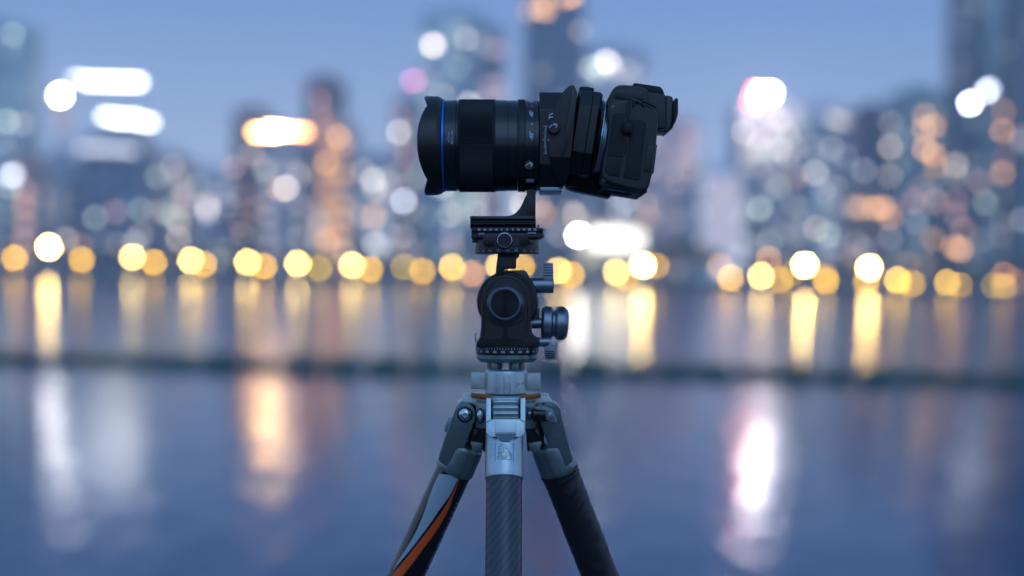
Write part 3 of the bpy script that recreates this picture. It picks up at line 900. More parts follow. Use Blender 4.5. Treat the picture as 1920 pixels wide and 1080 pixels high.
# small locking knob with a curved arrow
def knob_disc(name, parent, x, py, y0, y1, r, arrow, ang0=0):
    bm = bmesh.new()
    add_lathe(bm, (x, y0, py), (0, -1, 0), [(0, 0), (0, r), (y0 - y1 - 1.2, r), (y0 - y1, r - 1.3), (y0 - y1, 0)], 40)
    k = fin(name, bm, blk, parent)
    bm = bmesh.new()
    f = lambda u, v: (x + u, y1 - .25, py - v)
    pts = [(arrow * math.cos(R(a)) - arrow * .1, arrow * math.sin(R(a)) - arrow * .45) for a in range(165, 48, -13)]
    stroke(bm, f, pts, 1.3)
    e = pts[-1]
    stroke(bm, f, [(e[0] - 2.6, e[1] + 3.6), (e[0] + 2.8, e[1] + .6), (e[0] + .6, e[1] - 4.6)], 1.2)
    fin('arrow_mark', bm, white, k)
    return k
knob_disc('lock_knob', lens, 991.5, 318, -60, -94, 9, 5.6)
bm = bmesh.new()
prism(bm, [(985.5, 340), (1000.5, 340), (1000.5, 347), (985.5, 347)], -60, -52)
fin('index_plate', bm, gund, lens, .5)

# tilt housing: eight-sided block left of the sliding cradle
bm = bmesh.new()
oc = [(-84, 216), (-58, 181), (-30, 179), (30, 179), (55, 181), (84, 214), (84, 330), (58, 360), (-50, 360), (-84, 316)]
prismx(bm, oc, 1010, 1053)
fin('tilt_housing', bm, blk, lens, 2.2, seg=3)
bm = bmesh.new()
prismx(bm, [(-56, 355), (56, 355), (56, 362.5), (-56, 362.5)], 1012, 1052)
fin('lens_foot_plate', bm, mountm, lens, .8)
# leaf-shaped tilt cradle in front, thick through the lens
leaf = spline([(1071, 160), (1062, 166), (1052, 178), (1040, 202), (1031, 226), (1026.5, 250), (1027, 276), (1031.5, 300), (1040, 324), (1047, 338), (1052, 350)], 3) + \
       [(1053, 352), (1062, 344), (1068, 324), (1070, 300), (1075, 250), (1080, 200), (1082, 176), (1080, 168), (1076, 161)]
leafin = [(x, z) for (x, z) in leaf]
bm = bmesh.new()
prism(bm, K(leafin, -90), -96, -84)
prism(bm, K(leafin, -82), -84, 60)
bmesh.ops.bisect_plane(bm, geom=bm.verts[:] + bm.edges[:] + bm.faces[:], plane_co=(0, 0, 304), plane_no=(0, 0, 1))
for v in bm.verts:
    if v.co.z > 304.5 and v.co.y < 0: v.co.y += (v.co.z - 304) * .55
cradle = fin('tilt_cradle', bm, blk, lens, 1.6, seg=3)
# inner curved side plate ridge on the right half of the leaf
bm = bmesh.new()
prism(bm, K([(1072, 163), (1080, 170), (1080, 196), (1073, 240), (1062, 282), (1054, 294), (1052, 290), (1060, 250), (1067, 205)], -98), -101, -95)
fin('cradle_edge', bm, blk_s, cradle, 1.4)
# vernier ticks along the leaf's edge and index line
bm = bmesh.new()
fy = lambda u, v: (u, -84.6, v)
def leaf_x(z):
    return 1025.0 + ((z - 262) / 28.0) ** 2 * 2.6
for i in range(25):
    z = 236.5 + i * 2.14
    ln = 6.4 if i % 12 == 0 else (4.8 if i % 6 == 0 else 3.2)
    x1 = leaf_x(z) - 1.4
    stroke(bm, fy, [K([(x1 - ln, z)], -85)[0], K([(x1, z)], -85)[0]], .75)
fin('vernier_scale', bm, white, lens)
bm = bmesh.new()
fy2 = lambda u, v: (u, -96.6, v)
text('T', 10.5, lambda u, v: K([(1033.5 + .22 * u - v * .95, 219.5 - u - .0 * v)], -97)[0][:1] + (-96.7,) + K([(1033.5, 219.5 - u + v * .1)], -97)[0][1:], bm, .22)
stroke(bm, fy2, K([(1030.5, 214.8), (1036.6, 212.8)], -96), 1.4)
fin('tilt_lettering', bm, white, cradle)
bm = bmesh.new()
stroke(bm, fy2, K([(1025.5, 262.6), (1030.6, 262.6)], -96), 1.0)
fin('index_line', bm, white, cradle)
kp = K([(1038.5, 238.5)], -110)[0]
knob_disc('tilt_knob', lens, kp[0], kp[1], -96, -118, 11.8, 7.0)
# shift section behind the cradle, and the ringed rear part, all leaning with the camera body
AX = Vector((.9886, 0, .150))
rear0 = Vector((1071, 0, 250))
bm = bmesh.new()
dn = Vector((-AX.z, 0, AX.x))
octo = [(-76, -46), (-50, -77), (50, -77), (76, -46), (76, 44), (48, 78), (-42, 78), (-76, 40)]
prev = None
for t_, k_ in [(0, .93), (5, 1), (27, 1.0), (27.4, .985), (28.2, .985), (28.6, 1), (41, 1), (46, .95)]:
    ring = [bm.verts.new(rear0 + AX * t_ + Vector((0, y_ * k_, 0)) + dn * (z_ * k_)) for y_, z_ in octo]
    if prev:
        for k in range(8): bm.faces.new((prev[k], prev[(k + 1) % 8], ring[(k + 1) % 8], ring[k]))
    else: bm.faces.new(ring)
    prev = ring
bm.faces.new(prev)
fin('shift_housing', bm, blk, lens, 2.0, seg=3, bang=20)
bm = bmesh.new()
add_lathe(bm, rear0 + AX * 46, AX, [(0, 40), (0, 68), (2, 70), (5.5, 69.4), (6, 67), (7, 67), (7, 40)], 96)
fin('rear_collar', bm, blk_s, lens)
bm = bmesh.new()
add_lathe(bm, rear0 + AX * 53, AX, [(0, 40), (0, 67.4), (.5, 68.2), (2.2, 68.2), (2.7, 67.4), (2.7, 40)], 96)
fin('silver_mount_ring', bm, silver, lens)
bm = bmesh.new()
add_lathe(bm, rear0 + AX * 55, AX, [(0, 40), (0, 64), (1, 65), (11, 66.5), (16, 70), (16, 40)], 96)
fin('mount_collar', bm, mountm, lens)
# knobs above and below
tk = Vector((1098.5, 8, 183))
bm = bmesh.new()
add_lathe(bm, tk, (.12, 0, -1), [(0, 10), (4, 13), (6, 14.2), (18, 14.2), (20, 12.5), (20, 0)], teeth=(26, 1.0, 2, 4))
fin('top_knob', bm, rubber, lens, ang=50)
bm = bmesh.new()
add_lathe(bm, (1071, 12, 330), (-.05, 0, 1), [(0, 8), (3, 9), (4, 13.2), (18, 13.2), (19.5, 12), (19.5, 0)], teeth=(24, 1.0, 2, 3))
fin('bottom_knob', bm, rubber, lens, ang=50)

# lens foot: pin, tapering arm and dovetail rail
bm = bmesh.new()
add_lathe(bm, (996, -6, 347), (0, 0, 1), [(0, 0), (0, 7), (6.5, 7), (7, 9.2), (18, 9.2), (19, 8), (26, 8), (26, 0)], teeth=(22, .8, 3, 4))
fin('foot_screw', bm, gunm, lens, ang=50)
bm = bmesh.new()
armp = [(1004, 366), (1004, 409)] + [(944, 409)] + spline([(943, 406.5), (957, 404.8), (966, 400.5), (974, 392), (980, 381), (985, 370), (988, 366)], 5)
prism(bm, armp, -18, 22)
fin('foot_arm', bm, blk, lens, 1.2)
bm = bmesh.new()
rail = [(-30, 406.6), (30, 406.6), (30, 411.5), (25, 414.5), (25, 417), (30, 419.5), (30, 422), (25, 423.6), (34, 429), (-34, 429), (-26, 423.6), (-31, 422), (-31, 419.5), (-26, 417), (-26, 414.5), (-31, 411.5)]
prismx(bm, rail, 882.5, 1004.2)
fin('foot_rail', bm, blk, lens, .7)

# ================================================================== camera body
camb = root('mirrorless_camera', 1180, 0, 372, 'black camera body tipped down behind the lens, cover bead dangling at its side', 'camera')
NY = -112                            # its near side
side = [(1139, 200), (1148, 192), (1160, 189), (1186, 187), (1206, 190), (1222, 200), (1231, 209), (1234, 222), (1233, 246), (1230, 276), (1224, 322), (1217, 350), (1212, 357), (1200, 358.5),
        (1160, 349), (1138, 341), (1130, 334), (1128, 322), (1132, 296), (1139, 262), (1141, 235), (1138, 214)]
bm = bmesh.new()
prism(bm, K(side, NY), NY, 118)
shell = fin('body', bm, body_m, camb, 5.0, seg=4, bang=24)
# base plate with slots, seen from below
def tilt_pt(x, z, dx, dz):          # offset along the body's own leaning axes
    c, s = math.cos(R(9.3)), math.sin(R(9.3))
    return (x + dx * c + dz * -s, z + dx * s + dz * c)
bx, bz = K([(1131, 337)], NY)[0]
def base_poly(x0, x1, z0, z1):
    return [tilt_pt(bx, bz, x0, z0), tilt_pt(bx, bz, x1, z0), tilt_pt(bx, bz, x1, z1), tilt_pt(bx, bz, x0, z1)]
bm = bmesh.new()
prism(bm, base_poly(4, 82, 4, 9.5), NY + 9, 112)
bp_ = fin('base_plate', bm, rubber, camb, 1.2)
bm = bmesh.new()
prism(bm, base_poly(14, 46, 9.3, 10.1), -52, -34)
fin('serial_plate', bm, greyp, bp_)
bm = bmesh.new()
prism(bm, base_poly(8, 30, 9.3, 10.0), -84, -80)
prism(bm, base_poly(40, 74, 9.3, 10.0), -78, -74)
prism(bm, base_poly(8, 60, 9.3, 10.0), -10, 30)
fin('base_slots', bm, dark, bp_)
# grip on the far side reaching forward
bm = bmesh.new()
prism(bm, [(1150, 214), (1150, 366), (1120, 360), (1080, 352), (1066, 347), (1062, 340), (1068, 322), (1082, 270), (1094, 228), (1104, 212)], 62, 128)
fin('hand_grip', bm, rubber, camb, 7, seg=4)
# viewfinder hump
hump = [(1137, 198), (1138, 189), (1143, 178), (1150, 166), (1157, 160.5), (1168, 159), (1186, 160), (1204, 163), (1212, 166), (1215, 172), (1217, 200), (1216, 214), (1150, 214)]
bm = bmesh.new()
prism(bm, K(hump, -50), -50, 52)
fin('viewfinder_hump', bm, body_m, camb, 5.0, seg=4, bang=22)
bm = bmesh.new()
prism(bm, K([(1152, 171), (1158, 168.5), (1186, 168), (1202, 170.5), (1206, 175), (1208, 188), (1170, 186), (1155, 184), (1150, 180)], -52), -53, -49)
fin('hump_panel', bm, body_m, camb, 1.2)
bm = bmesh.new()
prism(bm, K([(1185.5, 161), (1188, 156), (1193, 155.5), (1238, 162.2), (1243, 168), (1246, 176), (1243, 180), (1225, 177), (1208, 170)], -28), -28, 30)
fin('hot_shoe_cover', bm, rubber, camb, 1.6)
bm = bmesh.new()
prism(bm, K([(1213, 171), (1220, 173), (1246, 176.5), (1248, 179), (1250, 240), (1233, 241), (1214, 240)], -40), -40, 42)
fin('viewfinder_block', bm, body_m, camb, 2.4, seg=3)
bm = bmesh.new()
prism(bm, K([(1249.5, 178), (1260, 181), (1262, 184), (1262, 240), (1250, 246.5), (1234, 246), (1234, 242), (1249, 241)], -38), -38, 40)
fin('eyepiece', bm, blk, camb, 1.8)
bm = bmesh.new()
prism(bm, K([(1262.2, 190), (1266, 184.5), (1269, 183), (1271.5, 186), (1271.5, 214), (1267, 228), (1260, 240), (1253, 247), (1250, 246.8), (1262.2, 232)], -42), -42, 44)
fin('eyecup', bm, rubber, camb, 1.3)
# side doors, hinge, seams
SY = NY - .2
def door(name, pts, th=1.6, m=None, bev=1.0):
    bm = bmesh.new()
    prism(bm, K(pts, NY), SY - th, SY + 3)
    return fin(name, bm, m or rubber, camb, bev, seg=3)
door('port_cover', spline([(1148, 226), (1149, 217), (1155, 212.5), (1163, 212), (1171, 212.5)], 3) + [(1171, 260), (1176, 263), (1177, 268), (1176, 282), (1175, 287), (1169.5, 292), (1167.5, 296), (1138, 292.5), (1142, 262)])
door('port_cover', [(1181.5, 224), (1206, 226.5), (1210, 230), (1211, 236), (1204, 300), (1199.5, 336), (1197, 338), (1169.5, 333.5), (1168.8, 331), (1174.5, 303), (1175, 296), (1177.5, 290), (1179, 281), (1180, 264)])
door('microphone_cover', [(1138, 295), (1166.6, 298.2), (1166, 303), (1162, 327.5), (1135.5, 323.5), (1133.5, 320)])
door('cover_tab', [(1138.5, 326), (1161.6, 329.4), (1161, 331.8), (1140.5, 328.6)], .8, dark, .2)
door('screen_hinge', [(1213.5, 271.5), (1227, 273.5), (1221.5, 322.5), (1207, 320)], 2.4, blk, 1.2)
bm = bmesh.new()
prism(bm, K([(1225, 270), (1232, 272), (1225.5, 325), (1218, 323)], -100), -104, 100)
fin('screen_edge', bm, blk_s, camb, 1.2)
bm = bmesh.new()
prism(bm, K([(1139, 243), (1142.5, 243), (1141, 268), (1137, 268)], -70), -100, -60)
fin('release_button', bm, blk, camb, 1.2)
# shoulder plate badge letters near the mount
bm = bmesh.new()
text('R5', 6.5, lambda u, v: K([(1149.5 + u * .9 - v * .25, 200 - v - u * .35)], NY)[0][:1] + (NY - .5,) + K([(1149.5, 200 - v - u * .35)], NY)[0][1:], bm)
fin('model_badge', bm, greyp, camb)
# strap lug, cord loop and bead
lug = K([(1192, 197)], NY)[0]
bm = bmesh.new()
tube(bm, [(K([p], NY)[0][0], NY - 4, K([p], NY)[0][1]) for p in spline([(1187, 199), (1190, 193.5), (1198, 192.5), (1205, 196), (1206.5, 199.5)], 3)], 1.5)
lug_o = fin('strap_lug', bm, blk_s, camb)
bm = bmesh.new()
tube(bm, [(K([p], NY)[0][0], NY - 5, K([p], NY)[0][1]) for p in spline([(1205, 191), (1212, 193), (1222, 198), (1228, 201)], 3)], 2.4)
fin('strap_end', bm, rubber, camb)
bm = bmesh.new()
q = lambda pts, y: [(K([p], NY)[0][0], y, K([p], NY)[0][1]) for p in spline(pts, 4)]
tube(bm, q([(1190, 190), (1184, 186), (1179, 188), (1176, 196), (1176, 212), (1178, 228)], NY - 6), 1.5)
tube(bm, q([(1192, 191), (1186, 188), (1183, 193), (1181.5, 208), (1179.5, 228)], NY - 8), 1.4)
tube(bm, q([(1175, 186), (1180, 185), (1190, 188), (1196, 190)], NY - 7), 1.6)
cord = fin('cord_loop', bm, blk_s, camb)
bc = K([(1177, 240)], NY - 14)[0]
bm = bmesh.new()
add_lathe(bm, (bc[0], NY - 11, bc[1] - 11.5), (0, 0, 1), [(0, 0), (.3, 5.5), (2, 8.6), (6, 10.2), (15, 10.2), (20, 8.8), (23, 5.5), (24, 0)], 40)
fin('bead', bm, rubber, cord)

# ================================================================== tripod head
HX = 951
head = root('panning_mount', HX, 0, 680, 'black panning tripod head with round spun knob, engraved degree scales and side levers', 'tripod head')
# long clamp with scale
bm = bmesh.new()
prismx(bm, [(-42, 428.6), (38, 428.6), (38, 448), (-42, 448), (-42, 441.5), (-39, 440.5), (-39, 436.8), (-42, 435.8)], 885, 1017)
clamp = fin('clamp_jaw', bm, blk, head, .9)
fc = lambda y: (lambda u, v: (u, y, v))
bm = bmesh.new()
for i, s in enumerate(['25', '20', '15', '10', '5', '0', '5', '10', '15', '20', '25']):
    xx = 899.5 + i * 10.3
    text(s, 5.6, lambda u, v, xx=xx: (xx + u * .98, -42.4, 432.3 - v), bm, .10)
for i in range(6):
    tick(bm, fc(-42.4), 898.8 + i * 1.95, 899.5 + i * 1.95, 438.2, 442.6 if i % 5 == 0 else 441.6)
for i in range(8):
    tick(bm, fc(-42.4), 989.6 + i * 1.9, 990.3 + i * 1.9, 436.8, 440.8 if i % 7 == 0 else 439.6)
fin('clamp_scale', bm, white, clamp)
bm = bmesh.new()
add_lathe(bm, (1011, -8, 429), (0, 0, -1), [(0, 0), (0, 4.4), (2, 4.4), (2.4, 3), (7.4, 2.8), (8, 0)], 20)
fin('stop_pin', bm, silver, head)
bm = bmesh.new()
add_lathe(bm, (1017, 0, 438), (1, 0, 0), [(0, 0), (0, 8.6), (2.2, 8.6), (3, 7.8), (3, 0)], 36)
fin('end_cap', bm, gunm, head)
bm = bmesh.new()
add_lathe(bm, (HX, 0, 448), (0, 0, 1), [(0, 0), (0, 57), (1.4, 60), (3, 60.5), (16.4, 60.5), (16.8, 60), (17.6, 60), (18, 60.6), (27, 60.4), (28.4, 59), (28.4, 0)], 96)
pan = fin('pan_disc', bm, blk, head)
bm = bmesh.new()
pm = lambda Rr, z0: (lambda u, v: (HX + Rr * math.sin(u / Rr), -Rr * math.cos(u / Rr), z0 - v))
for i, s in enumerate(['210', '225', '240', '255', '270', '285', '300', '315', '330']):
    a = R(-62 + i * 15.6) * 60.8
    text(s, 5.0, (lambda a: lambda u, v: pm(60.8, 471.6)(u + a, v))(a), bm, .06)
    for k in range(-1, 3):
        b = a + k * R(15.6 / 4) * 60.8
        tick(bm, pm(60.75, 467.2), b - .3, b + .3, -1.7 if k == 0 else -.4, 1.3)
fin('pan_scale', bm, greyp, pan)
bm = bmesh.new()
prism(bm, [(906, 441.5), (912, 440.5), (989, 440.5), (990, 444), (990, 461), (985, 463), (910, 463), (906, 458)], -56, -40)
fin('clamp_block', bm, blk, head, 1.6)
bm = bmesh.new()
prism(bm, [(992, 452), (998, 452), (998, 460), (991, 460)], -58, -44)
add_box(bm, 886, 900, -20, 20, 448, 455)
fin('clamp_stops', bm, blk_s, head, .8)
bm = bmesh.new()
add_lathe(bm, (946.5, -54, 452.6), (0, -1, 0), [(0, 0), (0, 14), (1, 16.2), (10, 16.2), (11, 15.6), (11.4, 14.4), (11.4, 0)], teeth=(60, .5, 2, 3))
kn = fin('clamp_knob', bm, blk_s, head, ang=50)
bm = bmesh.new()
add_lathe(bm, (946.5, -65.3, 452.6), (0, -1, 0), [(0, 13.6), (.8, 13.6), (.9, 12.7), (0, 12.7)], 64)
fin('rim', bm, silver, kn)
bm = bmesh.new()
add_lathe(bm, (946.5, -64.6, 452.6), (0, -1, 0), [(0, 13), (1.0, 13), (1.0, 0)], 64)
fin('face_disc', bm, spun, kn)
# neck
bm = bmesh.new()
prism(bm, [(934, 474), (968, 474), (968, 500), (967, 503.5), (948, 505), (946, 506), (944, 520), (929, 520), (931, 500)], -30, 30)
neck = fin('neck', bm, blk, head, 1.0)
bm = bmesh.new()
prism(bm, [(968.2, 476), (974, 477), (973.5, 481), (970, 485.5), (968.2, 485)], -10, 12)
fin('neck_lug', bm, blk_s, neck, .8)
# round gear housing
gx, gz, gr = 951.5, 565.5, 57
bm = bmesh.new()
add_lathe(bm, (gx, -26, gz), (0, 1, 0), [(0, 0), (0, gr - 3), (1.5, gr - .8), (3.5, gr), (50, gr), (52, gr - 3), (52, 0)], 96)
gear = fin('gear_housing', bm, blk, head)
bm = bmesh.new()
prism(bm, [(946, 511), (947.5, 507), (984, 507), (987, 510), (999, 529), (1006, 546), (990, 560), (950, 530)], -24, 24)
fin('top_shoulder', bm, blk_s, head, 1.4)
bm = bmesh.new()
f_ = fc(-26.6)
bm.faces.new([bm.verts.new(f_(*p)) for p in ((946.6, 515.6), (951, 515.6), (949.3, 521.4), (948.3, 521.4))])
fin('index_mark', bm, white, gear)
# front yoke: arch over the knob, spreading down to the base
arch = [(893, 645), (895, 640), (901, 630), (903, 610)] + spline([(903.5, 580), (905, 556), (912, 536), (925, 522), (941, 515.5), (957, 515.5), (973, 521), (985, 533), (991.5, 550), (993.5, 575), (994.5, 600)], 3) + \
       [(995, 612), (998, 624), (1004, 629.5), (1010, 632), (1010, 648)]
arch += spline([(1006, 650), (985, 651.5), (951, 652.5), (917, 651.5), (897, 650)], 2)
bm = bmesh.new()
prism(bm, arch, -46, 40)
yoke = fin('front_yoke', bm, blk, head, 3.0, seg=3)
ridge = spline([(907.5, 612), (908, 580), (911, 556), (919, 538), (933, 524.5), (949, 520), (966, 524.5), (979, 538), (987, 556), (989, 580), (990, 612), (992, 626), (998, 633)], 3)
for nm, poly in (('recess', [(911, 604), (913.5, 601.5), (917, 601)] + spline([(917, 601), (925, 606), (935, 609.5), (943, 610.5)], 2)[1:] + [(943.8, 616), (942, 630), (939, 633.5), (911.5, 633.5), (910, 631)]),
                 ('recess', [(984, 604), (981.5, 601.5), (978, 601)] + spline([(978, 601), (970, 606), (960, 609.5), (951, 610.5)], 2)[1:] + [(950.4, 616), (952.5, 630), (956, 633.5), (984.5, 633.5), (985.5, 631)])):
    bm = bmesh.new()
    prism(bm, poly, -46.3, -44)
    o = fin(nm, bm, blk_s, yoke)
    bm = bmesh.new()
    tube(bm, [(p[0], -46.3, p[1]) for p in poly + poly[:1]], .7, 6)
    fin('rim', bm, blk, o)
bm = bmesh.new()
tube(bm, [(p[0], -46.2, p[1]) for p in ridge], .9, 6)
fin('yoke_edge', bm, blk_s, yoke)
# big knob, its axis swung a little to the left
ka = Vector((-.10, -1, .03))
kb = Vector((949.5, -44, 568))
bm = bmesh.new()
add_lathe(bm, kb, ka, [(0, 0), (0, 31), (3, 34.4), (5, 35)], 80)
add_lathe(bm, kb + ka.normalized() * 5.02, ka, [(0, 0), (0, 33), (.6, 34.6), (17, 34.4), (18, 33), (18, 0)], teeth=(110, .9, 2, 3))
big = fin('round_knob', bm, gund, head, ang=50)
bm = bmesh.new()
add_lathe(bm, kb + ka.normalized() * 23, ka, [(0, 0), (0, 33.2), (1.6, 32.0), (3.4, 29.2), (3.4, 0)], 96)
fin('bevelled_shoulder', bm, gund, big)
bm = bmesh.new()
add_lathe(bm, kb + ka.normalized() * 26.2, ka, [(0, 20), (0, 29.0), (.6, 29.0), (1.3, 28.2), (1.3, 27.2), (.2, 26.4), (.2, 20)], 96)
fin('bright_rim', bm, gunm, big)
# spun face with fine turned rings
bm = bmesh.new()
pr = [(0, 0), (0, 25.8)]
for i in range(24):
    r_ = 25.6 - i * 1.04
    pr += [(.9, r_), (.78, r_ - .52)]
pr += [(.9, 0)]
add_lathe(bm, Vector((0, 0, 0)), (0, -1, 0), pr, 96)
fc_o = fin('face_disc', bm, spun, big) if False else None
me_ = None
for v in bm.verts: v.co = Vector((v.co.x * S, v.co.y * S, -v.co.z * S))
me_ = mesh_from(bm, 'face_disc', 60)
fo = link('face_disc', me_, spun, big)
kc = kb + ka.normalized() * 25.9
ox, oy, opy = e_o[head.name]
fo.location = ((kc.x - ox) * S, (kc.y - oy) * S, (opy - kc.z) * S)
fo.rotation_euler = Vector((0, -1, 0)).rotation_difference(Vector((ka.x, ka.y, -ka.z))).to_euler()
# upper lever
bm = bmesh.new()
add_lathe(bm, (988, -4, 535), (1, 0, 0), [(0, 0), (0, 14.5), (48.5, 14.8), (50, 13.6), (50, 0)], 48)
lv = fin('upper_lever', bm, gunm, head)
bm = bmesh.new()
pf = [(1018, 536), (1018.5, 523), (1018, 494), (1020, 492.8)]
prism(bm, [(1018.6, 538), (1019, 522)] + [p for i in range(5) for p in ((1018, 519 - i * 4.9), (1018, 515.6 - i * 4.9), (1019.3, 515.2 - i * 4.9), (1019.3, 514.4 - i * 4.9))] + [(1018.2, 494), (1019.4, 492.8), (1035, 492.6), (1037, 495), (1037.6, 538)], -15, 4)
fl_ = fin('lever_flag', bm, gunm, lv, .6)
bm = bmesh.new()
for i in range(5): add_box(bm, 1019.6, 1035.6, -15.5, -14.9, 496.4 + i * 4.9, 497.9 + i * 4.9)
fin('finger_grooves', bm, dark, fl_)
# ribbed double wheel
bm = bmesh.new()
add_lathe(bm, (996, 0, 606), (1, 0, 0), [(0, 0), (0, 10), (22, 10), (22, 0)], 32)
fin('knob_shaft', bm, gunm, head)
for x0, dz in ((1015, 0), (1040, 1)):
    bm = bmesh.new()
    tl = 22 if x0 == 1015 else 25
    add_lathe(bm, (x0, 0, 605 + dz), (1, .0, .03), [(0, 0), (0, 25.5), (3, 30), (6, 31.2), (7, 31.2), (16.5, 31.2), (18, 30.4), (tl - 2, 27), (tl, 24.5), (tl, 0)], teeth=(84, .8, 4, 5))
    fin('ribbed_wheel', bm, gunm, head, ang=50)
bm = bmesh.new()
add_lathe(bm, (1036, 0, 606), (1, 0, .03), [(0, 0), (0, 25), (6, 25), (6, 0)], 48)
fin('wheel_hub', bm, gunm, head)
# orange glint stud behind
bm = bmesh.new()
add_lathe(bm, (1000, 12, 578), (1, 0, 0), [(0, 0), (0, 23), (9, 23), (11, 21), (11, 0)], 40)
fin('rear_drum', bm, gunm, head)
bm = bmesh.new()
add_lathe(bm, (893, 26, 634), (-1, 0, 0), [(0, 0), (0, 9), (2.4, 9), (3, 8), (3, 0)], 24)
fin('left_stud', bm, gunm, head)
# lower lever
bm = bmesh.new()
add_lathe(bm, (1000, -34, 640), (1, 0, 0), [(0, 0), (0, 3.4), (9, 3.4), (9, 7), (11, 8.6), (31, 8.8), (31, 0)], 32)
ll = fin('lower_lever', bm, gunm, head)
bm = bmesh.new()
grip = arc(1035.5, 643.5, 8.2, 200, -20, 10) + [(1040.5, 660), (1041, 669), (1039.5, 671.3), (1023.5, 671.5), (1021.5, 669.5), (1020, 655), (1017, 650)]
prism(bm, grip, -44, -24)
lg = fin('lever_flag', bm, gunm, ll, 1.4)
bm = bmesh.new()
for i in range(4): add_box(bm, 1022.4, 1038.6, -44.6, -43.6, 656.5 + i * 3.5, 657.7 + i * 3.5)
fin('finger_grooves', bm, dark, lg)
bm = bmesh.new()
add_lathe(bm, (1035.8, -43.8, 642), (0, -1, 0), [(0, 0), (0, 4.8), (.8, 4.8), (.9, 3.6), (.3, 3.2), (.3, 0)], 28)
fin('hex_screw', bm, silver, ll)
# pan base
bm = bmesh.new()
add_lathe(bm, (HX, 0, 648.5), (0, 0, 1), [(0, 0), (0, 58.4), (1.2, 59.4), (12.6, 59.4), (13.4, 58), (14.6, 57.6), (14.8, 0)], 96)
pb = fin('pan_base', bm, blk, head)
bm = bmesh.new()
for i, s in enumerate(['75', '90', '105', '120', '135', '150', '165', '180', '195', '210']):
    a = R(-69 + i * 15.4) * 59.6
    text(s, 5.0, (lambda a: lambda u, v: pm(59.7, 657.8)(u + a, v))(a), bm, .10)
    for k in range(3):
        b = a + (k - 1) * R(15.4 / 3) * 59.6
        tick(bm, pm(59.7, 652.6), b - .33, b + .33, -1.6 if k == 1 else -.2, 2.0)
fin('base_scale', bm, white, pb)
bm = bmesh.new()
add_lathe(bm, (HX, 0, 663.4), (0, 0, 1), [(0, 0), (0, 57), (.8, 57.6), (7.6, 57.4), (8.4, 57), (14.4, 49.6), (14.6, 0)], 96)
fin('grey_flange', bm, greyd, head, ang=20)

# ================================================================== tripod
TX = 948.5
trip = root('tripod', TX, 0, 2672, 'grey tripod with three differently finished legs, its centre leg towards the viewer in dark carbon', 'tripod')
bm = bmesh.new()
add_lathe(bm, (TX + .5, 0, 678), (0, 0, 1), [(0, 0), (0, 23), (16, 23), (16, 0)], 32)
neck2 = fin('centre_stud', bm, silver, trip)
bm = bmesh.new()
for a in (-128, -58, -8, 60, 120, 180):
    c, s = math.cos(R(a)), math.sin(R(a))
    px_, py_ = TX + 30 * c, 30 * s
    q = [(px_ + 5 * c - 7 * s, py_ + 5 * s + 7 * c), (px_ - 5 * c - 7 * s, py_ - 5 * s + 7 * c), (px_ - 5 * c + 7 * s, py_ - 5 * s - 7 * c), (px_ + 5 * c + 7 * s, py_ + 5 * s - 7 * c)]
    prismz(bm, q, 678.6, 693)
fin('collar_posts', bm, greyd, trip, 1.0)
bm = bmesh.new()
add_lathe(bm, (TX + .5, 0, 691), (0, 0, 1), [(0, 0), (0, 35.5), (1.2, 37), (5, 39.6), (7, 40), (44.6, 40), (46, 39), (46.2, 37), (46.4, 0)], 96)
col_ = fin('clamp_collar', bm, greym, trip, ang=24)
for sgn in (-1, 1):
    bm = bmesh.new()
    if sgn < 0: poly = [(911, -4), (911, 8), (903, 9), (884, 12), (883, 9), (883, 0), (884, -4), (903, -3)]
    else: poly = [(986, -4), (986, 8), (994, 9), (1012, 12), (1013.5, 9), (1013.5, -2), (1012, -5), (994, -3)]
    prismz(bm, poly, 697.5 if sgn < 0 else 699, 729.5 if sgn < 0 else 731.5)
    fin('wing', bm, greym, col_, 2.2, seg=3)
bm = bmesh.new()
prismz(bm, [(944, -38.5), (945.5, -43.4), (955.5, -43.4), (957.5, -38.5)], 703, 735.5)
fin('centre_rib', bm, greym, col_, 1.6, seg=3)
cm = lambda Rr, z0: (lambda u, v: (TX + .5 + Rr * math.sin(u / Rr), -Rr * math.cos(u / Rr), z0 - v))
bm = bmesh.new()
f_ = cm(40.25, 717.5)
ux = 29.5
stroke(bm, f_, [(ux - 8.5, -5), (ux + 13, -5), (ux + 13, 5), (ux - 8.5, 5), (ux - 8.5, -5)], .55)
text('D', 4.4, lambda u, v: f_(u + ux - 3.6, v - .6), bm, .2)
stroke(bm, f_, [(ux + 5.2, 1.6), (ux + 2.4, -.2), (ux + 5.2, -2)], .8)
stroke(bm, f_, [(ux + 9.2, 1.8), (ux + 9.2, -2)], .8)
fin('lock_marking', bm, blackp, col_)
bm = bmesh.new()
add_lathe(bm, (TX + .5, 0, 736.6), (0, 0, 1), [(0, 0), (0, 38), (1, 38.6), (3, 38.6), (3, 0)], 80)
fin('thrust_ring', bm, blk, trip)
